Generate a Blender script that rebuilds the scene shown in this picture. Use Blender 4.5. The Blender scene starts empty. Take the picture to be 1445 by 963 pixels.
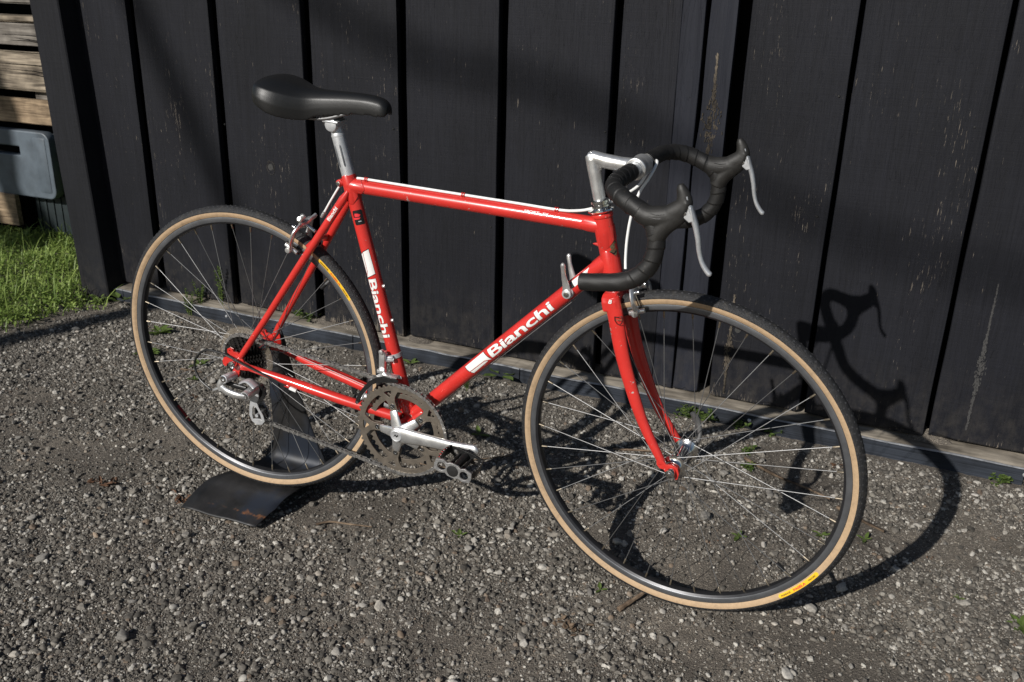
import bpy, bmesh, math, random
import numpy as np
from mathutils import Matrix, Vector, Euler
random.seed(7); rng = np.random.default_rng(7)
sc = bpy.context.scene
PI = math.pi; rad = math.radians

# ------------------------------------------------------------------ camera, world, sun, exposure
cam_d = bpy.data.cameras.new('camera'); cam = bpy.data.objects.new('camera', cam_d)
sc.collection.objects.link(cam); sc.camera = cam
CAM = Vector((1.2665, -1.6251, 1.1962))
CR = (Matrix.Rotation(0.3737, 3, 'Z') @ Matrix.Rotation(-0.3732 + PI/2, 3, 'X') @ Matrix.Rotation(0.0257, 3, 'Z'))
cam.matrix_world = Matrix.Translation(CAM) @ CR.to_4x4()
cam_d.sensor_width = 36.0; cam_d.lens = 1321.42/1445*36; cam_d.clip_end = 500; cam_d.clip_start = 0.02
cam_d.dof.use_dof = True; cam_d.dof.focus_distance = 1.95; cam_d.dof.aperture_fstop = 9.0
SUN_DIR = Vector((0.291, 0.8155, -0.5015)).normalized()
sun_d = bpy.data.lights.new('sun', 'SUN'); sun = bpy.data.objects.new('sun', sun_d); sc.collection.objects.link(sun)
sun_d.energy = 4.6; sun_d.angle = rad(0.53); sun_d.color = (1.0, 0.965, 0.915)
sun.rotation_euler = SUN_DIR.to_track_quat('-Z', 'Y').to_euler(); sun.location = (-2, -5, 4)
W = bpy.data.worlds.new('World'); sc.world = W; W.use_nodes = True
nt = W.node_tree; bg = nt.nodes['Background']
sky = nt.nodes.new('ShaderNodeTexSky'); sky.sky_type = 'NISHITA'; sky.sun_disc = False
sky.sun_elevation = rad(30.4); sky.sun_rotation = math.atan2(-SUN_DIR.x, -SUN_DIR.y)
sky.altitude = 50; sky.air_density = 1.0; sky.dust_density = 0.6; sky.ozone_density = 1.0
nt.links.new(sky.outputs['Color'], bg.inputs['Color']); bg.inputs['Strength'].default_value = 0.05
sc.view_settings.view_transform = 'Standard'; sc.view_settings.look = 'None'
sc.view_settings.exposure = 0.0; sc.view_settings.gamma = 1.0

COL = sc.collection
# ------------------------------------------------------------------ materials
def nmat(name):
    m = bpy.data.materials.new(name); m.use_nodes = True
    return m, m.node_tree, m.node_tree.nodes['Principled BSDF']
def N(t, kind, **kw):
    n = t.nodes.new(kind)
    for k, v in kw.items():
        if k.startswith('i_'):
            key = k[2:]
            key = int(key) if key.isdigit() else key.replace('_', ' ')
            n.inputs[key].default_value = v
        else: setattr(n, k, v)
    return n
def ramp(t, stops, interp='LINEAR'):
    r = t.nodes.new('ShaderNodeValToRGB'); cr = r.color_ramp; cr.interpolation = interp
    while len(cr.elements) < len(stops): cr.elements.new(0.5)
    for e, (p, c) in zip(cr.elements, stops):
        e.position = p; e.color = (*c, 1) if len(c) == 3 else c
    return r
def simple(name, col, rough=0.5, metal=0.0, var=0.15, scale=60, bump=0.0, coat=0.0, rvar=0.0, spec=0.5, bscale=None):
    m, t, b = nmat(name); L = t.links.new
    tc = N(t, 'ShaderNodeTexCoord'); no = N(t, 'ShaderNodeTexNoise', i_Scale=scale, i_Detail=5.0, i_Roughness=0.6)
    L(tc.outputs['Object'], no.inputs['Vector'])
    a = [max(0, c*(1-var)) for c in col]; z = [min(1, c*(1+var)) for c in col]
    r = ramp(t, [(0.3, a), (0.7, z)]); L(no.outputs['Fac'], r.inputs['Fac']); L(r.outputs['Color'], b.inputs['Base Color'])
    b.inputs['Metallic'].default_value = metal; b.inputs['Roughness'].default_value = rough
    b.inputs['Specular IOR Level'].default_value = spec
    if coat: b.inputs['Coat Weight'].default_value = coat; b.inputs['Coat Roughness'].default_value = 0.12
    if rvar:
        mr = N(t, 'ShaderNodeMapRange'); mr.inputs['From Min'].default_value = .3; mr.inputs['From Max'].default_value = .7
        mr.inputs['To Min'].default_value = max(.02, rough-rvar); mr.inputs['To Max'].default_value = min(1, rough+rvar)
        n2 = N(t, 'ShaderNodeTexNoise', i_Scale=scale*0.35, i_Detail=4.0); L(tc.outputs['Object'], n2.inputs['Vector'])
        L(n2.outputs['Fac'], mr.inputs['Value']); L(mr.outputs['Result'], b.inputs['Roughness'])
    if bump:
        n3 = N(t, 'ShaderNodeTexNoise', i_Scale=bscale or scale*4, i_Detail=4.0); L(tc.outputs['Object'], n3.inputs['Vector'])
        bp = N(t, 'ShaderNodeBump', i_Strength=bump, i_Distance=0.002); L(n3.outputs['Fac'], bp.inputs['Height']); L(bp.outputs['Normal'], b.inputs['Normal'])
    return m
M = {}
M['red'] = simple('red_paint', (0.58, 0.030, 0.023), 0.30, 0, 0.10, 25, 0.03, coat=0.5, rvar=0.07, bscale=500)
M['alloy'] = simple('polished_alloy', (0.74, 0.74, 0.73), 0.33, 0.82, 0.12, 90, 0.04, rvar=0.09)
M['alloy_dull'] = simple('satin_alloy', (0.62, 0.63, 0.64), 0.42, 0.60, 0.12, 120, 0.06, rvar=0.08)
M['chrome'] = simple('chrome', (0.72, 0.72, 0.71), 0.12, 1.0, 0.08, 80, 0.0, rvar=0.06)
M['steel'] = simple('spoke_steel', (0.24, 0.24, 0.24), 0.52, 0.85, 0.1, 100)
M['ringmetal'] = simple('champagne_anodised', (0.20, 0.172, 0.140), 0.45, 0.6, 0.2, 70, 0.05, rvar=0.08)
M['rim'] = simple('grey_anodised_rim', (0.19, 0.197, 0.21), 0.38, 0.75, 0.12, 60, 0.05, rvar=0.06)
M['rim_dark'] = simple('dark_anodised_rim', (0.035, 0.035, 0.038), 0.36, 0.5, 0.15, 60)
M['tan'] = simple('tan_sidewall', (0.445, 0.31, 0.185), 0.72, 0, 0.10, 180, 0.12, bscale=1500)
M['rubber'] = simple('tyre_rubber', (0.015, 0.015, 0.016), 0.62, 0, 0.35, 240, 0.9, bscale=520)
M['hood'] = simple('hood_rubber', (0.016, 0.015, 0.0135), 0.55, 0, 0.25, 60, 0.10, rvar=0.08)
M['saddle'] = simple('saddle_vinyl', (0.0065, 0.0065, 0.0065), 0.42, 0, 0.10, 60, 0.10, bscale=1800)
M['black'] = simple('black_metal', (0.018, 0.018, 0.018), 0.38, 0.3, 0.3, 90, 0.1)
M['blackpl'] = simple('black_plastic', (0.012, 0.012, 0.012), 0.40, 0.0, 0.2, 90)
M['cog'] = simple('sprocket_steel', (0.055, 0.052, 0.05), 0.42, 0.9, 0.4, 90)
M['chain'] = simple('chain_steel', (0.37, 0.36, 0.345), 0.32, 0.75, 0.5, 160)
M['white'] = simple('white_housing', (0.80, 0.80, 0.78), 0.38, 0, 0.03, 40)
M['decal'] = simple('white_decal', (0.80, 0.79, 0.76), 0.42, 0, 0.04, 120)
M['ink'] = simple('black_decal', (0.008, 0.008, 0.008), 0.4, 0, 0.1, 90)
M['gold'] = simple('worn_gold_decal', (0.17, 0.125, 0.07), 0.45, 0.3, 0.5, 260)
M['yellow'] = simple('yellow_label', (0.85, 0.50, 0.02), 0.5, 0, 0.04, 90)
M['lred'] = simple('red_print', (0.75, 0.03, 0.04), 0.5, 0, 0.05, 90)
M['dred'] = simple('dark_red_label', (0.28, 0.02, 0.02), 0.45, 0, 0.3, 200)
M['clear'] = None
def chip_red(m):
    t = m.node_tree; L = t.links.new; b = t.nodes['Principled BSDF']; src = b.inputs['Base Color'].links[0].from_socket
    tc = N(t, 'ShaderNodeTexCoord'); n = N(t, 'ShaderNodeTexNoise', i_Scale=150.0, i_Detail=3.0); L(tc.outputs['Object'], n.inputs['Vector'])
    n2 = N(t, 'ShaderNodeTexNoise', i_Scale=14.0, i_Detail=2.0); L(tc.outputs['Object'], n2.inputs['Vector'])
    ad = N(t, 'ShaderNodeMath', operation='MULTIPLY_ADD'); L(n2.outputs['Fac'], ad.inputs[0]); ad.inputs[1].default_value = 0.5; L(n.outputs['Fac'], ad.inputs[2])
    r = ramp(t, [(1.0-.015, (0, 0, 0)), (1.0, (1, 1, 1))]); sb = N(t, 'ShaderNodeMath', operation='ADD'); L(ad.outputs[0], sb.inputs[0]); sb.inputs[1].default_value = -0.04+.03
    L(sb.outputs[0], r.inputs['Fac']); mx = N(t, 'ShaderNodeMixRGB'); L(r.outputs['Color'], mx.inputs['Fac']); L(src, mx.inputs['Color1']); mx.inputs['Color2'].default_value = (.42, .36, .33, 1)
    n3 = N(t, 'ShaderNodeTexNoise', i_Scale=900.0, i_Detail=2.0); L(tc.outputs['Object'], n3.inputs['Vector']); r3 = ramp(t, [(.66, (0, 0, 0)), (.76, (.22, .22, .22))]); L(n3.outputs['Fac'], r3.inputs['Fac'])
    m2 = N(t, 'ShaderNodeMixRGB'); L(r3.outputs['Color'], m2.inputs['Fac']); L(mx.outputs['Color'], m2.inputs['Color1']); m2.inputs['Color2'].default_value = (.5, .40, .33, 1)
    L(m2.outputs['Color'], b.inputs['Base Color'])
chip_red(M['red'])
def scuff(m, col, sc1, lo, hi, amt):
    t = m.node_tree; L = t.links.new; b = t.nodes['Principled BSDF']; src = b.inputs['Base Color'].links[0].from_socket
    tc = N(t, 'ShaderNodeTexCoord'); n = N(t, 'ShaderNodeTexNoise', i_Scale=sc1, i_Detail=6.0, i_Roughness=.7); L(tc.outputs['Object'], n.inputs['Vector'])
    r = ramp(t, [(lo, (0, 0, 0)), (hi, (amt, amt, amt))]); L(n.outputs['Fac'], r.inputs['Fac'])
    mx = N(t, 'ShaderNodeMixRGB'); L(r.outputs['Color'], mx.inputs['Fac']); L(src, mx.inputs['Color1']); mx.inputs['Color2'].default_value = (*col, 1); L(mx.outputs['Color'], b.inputs['Base Color'])
scuff(M['tan'], (0.24, 0.17, 0.11), 55, .52, .72, .55)
scuff(M['rubber'], (0.10, 0.088, 0.072), 80, .52, .74, .45)
scuff(M['hood'], (0.085, 0.07, 0.052), 300, .62, .75, .5)
def mk_guard():
    m, t, b = nmat('smoked_plastic'); b.inputs['Base Color'].default_value = (0.26, 0.22, 0.17, 1)
    b.inputs['Roughness'].default_value = 0.25; b.inputs['Alpha'].default_value = 0.27
    return m
M['guard'] = mk_guard()
def mk_tape():
    m, t, b = nmat('bar_tape'); L = t.links.new
    tc = N(t, 'ShaderNodeTexCoord')
    n1 = N(t, 'ShaderNodeTexNoise', i_Scale=900.0, i_Detail=2.0); L(tc.outputs['Object'], n1.inputs['Vector'])
    n2 = N(t, 'ShaderNodeTexNoise', i_Scale=25.0, i_Detail=4.0); L(tc.outputs['Object'], n2.inputs['Vector'])
    n4 = N(t, 'ShaderNodeTexNoise', i_Scale=420.0, i_Detail=2.0); L(tc.outputs['Object'], n4.inputs['Vector'])
    r = ramp(t, [(0.3, (0.006, 0.0058, 0.0056)), (0.7, (0.013, 0.0122, 0.0115))]); L(n2.outputs['Fac'], r.inputs['Fac'])
    r2 = ramp(t, [(0.70, (0, 0, 0)), (0.76, (1, 1, 1))]); L(n4.outputs['Fac'], r2.inputs['Fac'])
    mx = N(t, 'ShaderNodeMixRGB'); L(r2.outputs['Color'], mx.inputs['Fac']); L(r.outputs['Color'], mx.inputs['Color1']); mx.inputs['Color2'].default_value = (0.10, 0.085, 0.065, 1)
    L(mx.outputs['Color'], b.inputs['Base Color']); b.inputs['Roughness'].default_value = 0.55
    bp = N(t, 'ShaderNodeBump', i_Strength=0.35, i_Distance=0.001); L(n1.outputs['Fac'], bp.inputs['Height']); L(bp.outputs['Normal'], b.inputs['Normal'])
    return m
M['tape'] = mk_tape()

def mk_board(name, base, bare_low=0.0, smooth=False, chips=0.62):
    """dark stain on rough-sawn wood: vertical grain, sawing marks, small chips showing bare wood"""
    m, t, b = nmat(name); L = t.links.new
    tc = N(t, 'ShaderNodeTexCoord'); oi = N(t, 'ShaderNodeObjectInfo')
    off = N(t, 'ShaderNodeVectorMath', operation='MULTIPLY_ADD')
    cmb = N(t, 'ShaderNodeCombineXYZ'); L(oi.outputs['Random'], cmb.inputs[0]); L(oi.outputs['Random'], cmb.inputs[1]); L(oi.outputs['Random'], cmb.inputs[2])
    L(cmb.outputs[0], off.inputs[0]); off.inputs[1].default_value = (37, 11, 53); L(tc.outputs['Object'], off.inputs[2])
    P = off.outputs[0]
    def mapn(sx, sy, sz):
        mp = N(t, 'ShaderNodeVectorMath', operation='MULTIPLY'); L(P, mp.inputs[0]); mp.inputs[1].default_value = (sx, sy, sz); return mp.outputs[0]
    def noise(vec, det=5.0, rgh=0.6, dist=0.0):
        n = N(t, 'ShaderNodeTexNoise', i_Scale=1.0, i_Detail=det, i_Roughness=rgh, i_Distortion=dist); L(vec, n.inputs['Vector']); return n.outputs['Fac']
    blotch = noise(mapn(5, 5, 2.2), 5)
    grain = noise(mapn(150, 150, 4.5), 4, 0.6, 0.4)
    figure = noise(mapn(26, 26, 1.6), 3, 0.55, 1.6)
    saw = noise(mapn(7, 7, 260), 3)
    fine = noise(mapn(420, 420, 420), 3)
    c1 = ramp(t, [(0.28, tuple(x*0.72 for x in base)), (0.72, tuple(x*1.22 for x in base))]); L(blotch, c1.inputs['Fac'])
    gr = ramp(t, [(0.30, (0.74, 0.74, 0.74)), (0.62, (1.12, 1.12, 1.12))]); L(grain, gr.inputs['Fac'])
    mul = N(t, 'ShaderNodeMixRGB', blend_type='MULTIPLY'); mul.inputs['Fac'].default_value = 0.35 if smooth else 0.9
    L(c1.outputs['Color'], mul.inputs['Color1']); L(gr.outputs['Color'], mul.inputs['Color2'])
    sr = ramp(t, [(0.3, (0.86, 0.86, 0.86)), (0.68, (1.14, 1.14, 1.14))]); L(saw, sr.inputs['Fac'])
    ms = N(t, 'ShaderNodeMixRGB', blend_type='MULTIPLY'); ms.inputs['Fac'].default_value = 0.15 if smooth else 0.6; L(mul.outputs['Color'], ms.inputs['Color1']); L(sr.outputs['Color'], ms.inputs['Color2']); mul = ms
    # figure lines: thin darker cracks along the grain
    wv = N(t, 'ShaderNodeMath', operation='PINGPONG'); fm = N(t, 'ShaderNodeMath', operation='MULTIPLY'); L(figure, fm.inputs[0]); fm.inputs[1].default_value = 11.0
    L(fm.outputs[0], wv.inputs[0]); wv.inputs[1].default_value = 0.5
    lr = ramp(t, [(0.0, (0.45, 0.45, 0.45)), (0.05, (1, 1, 1))]); L(wv.outputs[0], lr.inputs['Fac'])
    gate = ramp(t, [(0.52, (0, 0, 0)), (0.62, (1, 1, 1))]); L(noise(mapn(9, 9, 3), 2), gate.inputs['Fac'])
    mul2 = N(t, 'ShaderNodeMixRGB', blend_type='MULTIPLY'); L(gate.outputs['Color'], mul2.inputs['Fac'])
    L(mul.outputs['Color'], mul2.inputs['Color1']); L(lr.outputs['Color'], mul2.inputs['Color2'])
    # chips: long thin flecks of bare wood, clustered
    ch = noise(mapn(270, 270, 24), 5, 0.66)
    cl = noise(mapn(7, 7, 2.0), 3)
    sm = N(t, 'ShaderNodeMath', operation='MULTIPLY_ADD'); L(cl, sm.inputs[0]); sm.inputs[1].default_value = 0.40; L(ch, sm.inputs[2])
    # more bare wood at the ragged lower end
    sep = N(t, 'ShaderNodeSeparateXYZ'); L(tc.outputs['Object'], sep.inputs[0])
    lo = N(t, 'ShaderNodeMapRange'); lo.inputs['From Min'].default_value = 0.0; lo.inputs['From Max'].default_value = 0.055; lo.inputs['To Min'].default_value = 0.20; lo.inputs['To Max'].default_value = 0.0
    L(sep.outputs['Z'], lo.inputs['Value'])
    lcl = ramp(t, [(0.46, (0.25, 0.25, 0.25)), (0.62, (1, 1, 1))]); L(noise(mapn(13, 13, 9), 3), lcl.inputs['Fac'])
    lom = N(t, 'ShaderNodeMath', operation='MULTIPLY'); L(lo.outputs['Result'], lom.inputs[0]); L(lcl.outputs['Color'], lom.inputs[1])
    sm2 = N(t, 'ShaderNodeMath', operation='ADD'); L(sm.outputs[0], sm2.inputs[0]); L(lom.outputs[0], sm2.inputs[1])
    cm = ramp(t, [(chips+0.262, (0, 0, 0)), (chips+0.310, (1, 1, 1))]); L(sm2.outputs[0], cm.inputs['Fac'])
    bare = ramp(t, [(0.3, (0.065, 0.056, 0.046)), (0.7, (0.20, 0.17, 0.135))]); L(grain, bare.inputs['Fac'])
    mx = N(t, 'ShaderNodeMixRGB'); L(cm.outputs['Color'], mx.inputs['Fac']); L(mul2.outputs['Color'], mx.inputs['Color1']); L(bare.outputs['Color'], mx.inputs['Color2'])
    du = N(t, 'ShaderNodeMapRange'); du.inputs['From Min'].default_value = 0.0; du.inputs['From Max'].default_value = 0.22; du.inputs['To Min'].default_value = 0.38; du.inputs['To Max'].default_value = 0.0
    L(sep.outputs['Z'], du.inputs['Value'])
    dn = ramp(t, [(0.42, (0, 0, 0)), (0.72, (1, 1, 1))]); L(noise(mapn(30, 30, 22), 6, 0.7), dn.inputs['Fac'])
    dm = N(t, 'ShaderNodeMath', operation='MULTIPLY'); L(du.outputs['Result'], dm.inputs[0]); L(dn.outputs['Color'], dm.inputs[1])
    sp_n = ramp(t, [(0.70, (0, 0, 0)), (0.78, (1, 1, 1))]); L(noise(mapn(330, 330, 300), 2, 0.5), sp_n.inputs['Fac'])
    spm = N(t, 'ShaderNodeMath', operation='MULTIPLY'); L(sp_n.outputs['Color'], spm.inputs[0]); spm.inputs[1].default_value = 0.32
    dmx = N(t, 'ShaderNodeMath', operation='MAXIMUM'); L(dm.outputs[0], dmx.inputs[0]); L(spm.outputs[0], dmx.inputs[1])
    mxd = N(t, 'ShaderNodeMixRGB'); L(dmx.outputs[0], mxd.inputs['Fac']); L(mx.outputs['Color'], mxd.inputs['Color1']); mxd.inputs['Color2'].default_value = (0.075, 0.066, 0.055, 1)
    L(mxd.outputs['Color'], b.inputs['Base Color'])
    rr = N(t, 'ShaderNodeMapRange'); L(fine, rr.inputs['Value']); rr.inputs['To Min'].default_value = 0.5; rr.inputs['To Max'].default_value = 0.85
    L(rr.outputs['Result'], b.inputs['Roughness']); b.inputs['Specular IOR Level'].default_value = 0.22
    h = N(t, 'ShaderNodeMath', operation='MULTIPLY_ADD'); L(grain, h.inputs[0]); h.inputs[1].default_value = 0.25 if smooth else 0.9
    h2 = N(t, 'ShaderNodeMath', operation='MULTIPLY_ADD'); L(saw, h2.inputs[0]); h2.inputs[1].default_value = 0.08 if smooth else 0.45; L(lr.outputs['Color'], h2.inputs[2])
    h3 = N(t, 'ShaderNodeMath', operation='MULTIPLY_ADD'); L(fine, h3.inputs[0]); h3.inputs[1].default_value = 0.15 if smooth else 0.4; L(h2.outputs[0], h3.inputs[2])
    L(h3.outputs[0], h.inputs[2])
    bp = N(t, 'ShaderNodeBump', i_Strength=0.5, i_Distance=0.0012); L(h.outputs[0], bp.inputs['Height']); L(bp.outputs['Normal'], b.inputs['Normal'])
    return m
M['board'] = mk_board('black_stained_board', (0.0086, 0.0091, 0.0124))
M['board_smooth'] = mk_board('smooth_painted_board', (0.0155, 0.0170, 0.0240), smooth=True, chips=0.72)
M['post'] = mk_board('black_stained_post', (0.0098, 0.0102, 0.0128), chips=0.70)

def mk_wood(name, c0, c1, sx=6, sz=90, scale_axis='X', stain=0.0):
    m, t, b = nmat(name); L = t.links.new
    tc = N(t, 'ShaderNodeTexCoord'); oi = N(t, 'ShaderNodeObjectInfo')
    cmb = N(t, 'ShaderNodeVectorMath', operation='MULTIPLY_ADD')
    c3 = N(t, 'ShaderNodeCombineXYZ'); L(oi.outputs['Random'], c3.inputs[0]); L(oi.outputs['Random'], c3.inputs[2])
    L(c3.outputs[0], cmb.inputs[0]); cmb.inputs[1].default_value = (19, 1, 41); L(tc.outputs['Object'], cmb.inputs[2])
    mp = N(t, 'ShaderNodeVectorMath', operation='MULTIPLY'); L(cmb.outputs[0], mp.inputs[0]); mp.inputs[1].default_value = (sx, sz, sz)
    n1 = N(t, 'ShaderNodeTexNoise', i_Scale=1.0, i_Detail=5.0, i_Distortion=0.6); L(mp.outputs[0], n1.inputs['Vector'])
    n2 = N(t, 'ShaderNodeTexNoise', i_Scale=9.0, i_Detail=5.0); L(cmb.outputs[0], n2.inputs['Vector'])
    r = ramp(t, [(0.28, c0), (0.66, c1)]); L(n1.outputs['Fac'], r.inputs['Fac'])
    r2 = ramp(t, [(0.36, (0.30, 0.29, 0.28)), (0.60, (1.1, 1.1, 1.1))]); L(n2.outputs['Fac'], r2.inputs['Fac'])
    mul = N(t, 'ShaderNodeMixRGB', blend_type='MULTIPLY'); mul.inputs['Fac'].default_value = 0.8
    L(r.outputs['Color'], mul.inputs['Color1']); L(r2.outputs['Color'], mul.inputs['Color2']); L(mul.outputs['Color'], b.inputs['Base Color'])
    b.inputs['Roughness'].default_value = 0.85; b.inputs['Specular IOR Level'].default_value = 0.25
    bp = N(t, 'ShaderNodeBump', i_Strength=0.7, i_Distance=0.002); L(n1.outputs['Fac'], bp.inputs['Height']); L(bp.outputs['Normal'], b.inputs['Normal'])
    return m
M['pallet'] = mk_wood('weathered_pallet_wood', (0.065, 0.052, 0.040), (0.36, 0.30, 0.225))
M['pallet_grey'] = mk_wood('grey_weathered_wood', (0.085, 0.075, 0.065), (0.26, 0.235, 0.205))
M['pallet_tan'] = mk_wood('tan_pallet_wood', (0.10, 0.07, 0.045), (0.42, 0.31, 0.20))
M['ledge'] = mk_wood('weathered_ledge', (0.11, 0.096, 0.078), (0.33, 0.29, 0.235), 8, 60)
M['bluepl'] = simple('blue_grey_plastic', (0.085, 0.105, 0.125), 0.5, 0, 0.25, 14, 0.15, rvar=0.1)
M['darkpl'] = simple('dark_green_plastic', (0.012, 0.020, 0.022), 0.6, 0, 0.3, 14, 0.15)
M['flash'] = mk_wood('blue_grey_skirting', (0.013, 0.016, 0.021), (0.034, 0.040, 0.052), 3, 300)
M['flash_edge'] = simple('bare_metal_edge', (0.50, 0.51, 0.53), 0.42, 0.6, 0.5, 30, 0.2, rvar=0.12)
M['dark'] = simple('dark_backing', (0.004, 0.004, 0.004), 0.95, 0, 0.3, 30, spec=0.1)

def mk_standmat():
    m, t, b = nmat('rusty_black_steel'); L = t.links.new
    tc = N(t, 'ShaderNodeTexCoord')
    n1 = N(t, 'ShaderNodeTexNoise', i_Scale=22.0, i_Detail=7.0, i_Roughness=0.65); L(tc.outputs['Object'], n1.inputs['Vector'])
    n2 = N(t, 'ShaderNodeTexNoise', i_Scale=9.0, i_Detail=3.0); L(tc.outputs['Object'], n2.inputs['Vector'])
    r1 = ramp(t, [(0.30, (0.010, 0.010, 0.010)), (0.60, (0.024, 0.023, 0.023)), (0.9, (0.040, 0.036, 0.032))]); L(n1.outputs['Fac'], r1.inputs['Fac'])
    r2 = ramp(t, [(0.50, (0, 0, 0)), (0.64, (1, 1, 1))]); L(n2.outputs['Fac'], r2.inputs['Fac'])
    mb = N(t, 'ShaderNodeMixRGB'); L(r2.outputs['Color'], mb.inputs['Fac']); L(r1.outputs['Color'], mb.inputs['Color1']); mb.inputs['Color2'].default_value = (0.018, 0.023, 0.034, 1)
    sep = N(t, 'ShaderNodeSeparateXYZ'); L(tc.outputs['Object'], sep.inputs[0])
    w = N(t, 'ShaderNodeMath', operation='ADD'); L(sep.outputs['Y'], w.inputs[0]); w.inputs[1].default_value = 0.098
    ab = N(t, 'ShaderNodeMath', operation='ABSOLUTE'); L(w.outputs[0], ab.inputs[0])
    sc_ = N(t, 'ShaderNodeMath', operation='MULTIPLY_ADD'); L(ab.outputs[0], sc_.inputs[0]); sc_.inputs[1].default_value = -14.0; L(n1.outputs['Fac'], sc_.inputs[2])
    rr = ramp(t, [(0.47, (0, 0, 0)), (0.56, (1, 1, 1))]); L(sc_.outputs[0], rr.inputs['Fac'])
    n5 = N(t, 'ShaderNodeTexNoise', i_Scale=7.0, i_Detail=4.0); L(tc.outputs['Object'], n5.inputs['Vector'])
    r5 = ramp(t, [(0.46, (0, 0, 0)), (0.56, (1, 1, 1))]); L(n5.outputs['Fac'], r5.inputs['Fac'])
    mm = N(t, 'ShaderNodeMath', operation='MULTIPLY'); L(rr.outputs['Color'], mm.inputs[0]); L(r5.outputs['Color'], mm.inputs[1])
    mr = N(t, 'ShaderNodeMixRGB'); L(mm.outputs[0], mr.inputs['Fac']); L(mb.outputs['Color'], mr.inputs['Color1']); mr.inputs['Color2'].default_value = (0.20, 0.085, 0.035, 1)
    L(mr.outputs['Color'], b.inputs['Base Color']); b.inputs['Roughness'].default_value = 0.5; b.inputs['Metallic'].default_value = 0.15
    bp = N(t, 'ShaderNodeBump', i_Strength=0.25, i_Distance=0.002); L(n1.outputs['Fac'], bp.inputs['Height']); L(bp.outputs['Normal'], b.inputs['Normal'])
    return m
M['stand'] = mk_standmat()

def mk_soil():
    m, t, b = nmat('gravel_soil'); L = t.links.new
    tc = N(t, 'ShaderNodeTexCoord'); P = tc.outputs['Object']
    n1 = N(t, 'ShaderNodeTexNoise', i_Scale=3.5, i_Detail=6.0); L(P, n1.inputs['Vector'])
    v = N(t, 'ShaderNodeTexVoronoi', i_Scale=420.0); L(P, v.inputs['Vector'])
    n3 = N(t, 'ShaderNodeTexNoise', i_Scale=160.0, i_Detail=4.0); L(P, n3.inputs['Vector'])
    r1 = ramp(t, [(0.35, (0.115, 0.101, 0.085)), (0.52, (0.160, 0.140, 0.117)), (0.66, (0.215, 0.188, 0.155))]); L(n1.outputs['Fac'], r1.inputs['Fac'])
    sepc = N(t, 'ShaderNodeSeparateColor'); L(v.outputs['Color'], sepc.inputs[0])
    r2 = ramp(t, [(0.0, (0.5, 0.5, 0.5)), (0.6, (1.0, 1.0, 1.0)), (0.93, (1.25, 1.25, 1.25)), (1.0, (2.8, 2.75, 2.6))]); L(sepc.outputs[0], r2.inputs['Fac'])
    mu = N(t, 'ShaderNodeMixRGB', blend_type='MULTIPLY'); mu.inputs['Fac'].default_value = 0.85
    L(r1.outputs['Color'], mu.inputs['Color1']); L(r2.outputs['Color'], mu.inputs['Color2']); L(mu.outputs['Color'], b.inputs['Base Color'])
    b.inputs['Roughness'].default_value = 0.95; b.inputs['Specular IOR Level'].default_value = 0.2
    ad = N(t, 'ShaderNodeMath', operation='ADD'); L(v.outputs['Distance'], ad.inputs[0]); L(n3.outputs['Fac'], ad.inputs[1])
    bp = N(t, 'ShaderNodeBump', i_Strength=1.0, i_Distance=0.002); L(ad.outputs[0], bp.inputs['Height']); L(bp.outputs['Normal'], b.inputs['Normal'])
    return m
M['soil'] = mk_soil()
def mk_stone(name, stops):
    m, t, b = nmat(name); L = t.links.new
    oi = N(t, 'ShaderNodeObjectInfo'); tc = N(t, 'ShaderNodeTexCoord')
    r = ramp(t, stops); L(oi.outputs['Random'], r.inputs['Fac'])
    n = N(t, 'ShaderNodeTexNoise', i_Scale=260.0, i_Detail=5.0, i_Roughness=0.65); L(N(t, 'ShaderNodeNewGeometry').outputs['Position'], n.inputs['Vector'])
    r2 = ramp(t, [(0.3, (0.62, 0.62, 0.62)), (0.7, (1.25, 1.22, 1.18))]); L(n.outputs['Fac'], r2.inputs['Fac'])
    mu = N(t, 'ShaderNodeMixRGB', blend_type='MULTIPLY'); mu.inputs['Fac'].default_value = 0.9
    L(r.outputs['Color'], mu.inputs['Color1']); L(r2.outputs['Color'], mu.inputs['Color2']); L(mu.outputs['Color'], b.inputs['Base Color'])
    b.inputs['Roughness'].default_value = 0.8; b.inputs['Specular IOR Level'].default_value = 0.3
    return m
GSTOPS = [(0.0, (0.067, 0.062, 0.055)), (0.28, (0.106, 0.097, 0.084)), (0.55, (0.158, 0.145, 0.126)), (0.76, (0.230, 0.213, 0.185)),
          (0.89, (0.37, 0.352, 0.32)), (0.96, (0.50, 0.48, 0.43)), (0.975, (0.20, 0.155, 0.115)), (1.0, (0.13, 0.10, 0.078))]
M['gravel'] = mk_stone('gravel_stone', GSTOPS)
M['stone'] = mk_stone('pale_stone', [(0.0, (0.14, 0.132, 0.122)), (0.35, (0.23, 0.218, 0.198)), (0.7, (0.35, 0.333, 0.302)), (0.92, (0.48, 0.46, 0.42)), (1.0, (0.27, 0.21, 0.155))])
def mk_leaf(name, c0, c1):
    m, t, b = nmat(name); L = t.links.new
    g = N(t, 'ShaderNodeNewGeometry'); r = ramp(t, [(0.0, c0), (1.0, c1)])
    L(g.outputs['Random Per Island'], r.inputs['Fac']); L(r.outputs['Color'], b.inputs['Base Color'])
    b.inputs['Roughness'].default_value = 0.5; b.inputs['Specular IOR Level'].default_value = 0.35
    tr = N(t, 'ShaderNodeBsdfTranslucent'); L(r.outputs['Color'], tr.inputs['Color'])
    mx = N(t, 'ShaderNodeMixShader'); mx.inputs['Fac'].default_value = 0.3
    out = t.nodes['Material Output']; L(b.outputs[0], mx.inputs[1]); L(tr.outputs[0], mx.inputs[2]); L(mx.outputs[0], out.inputs['Surface'])
    return m
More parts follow.
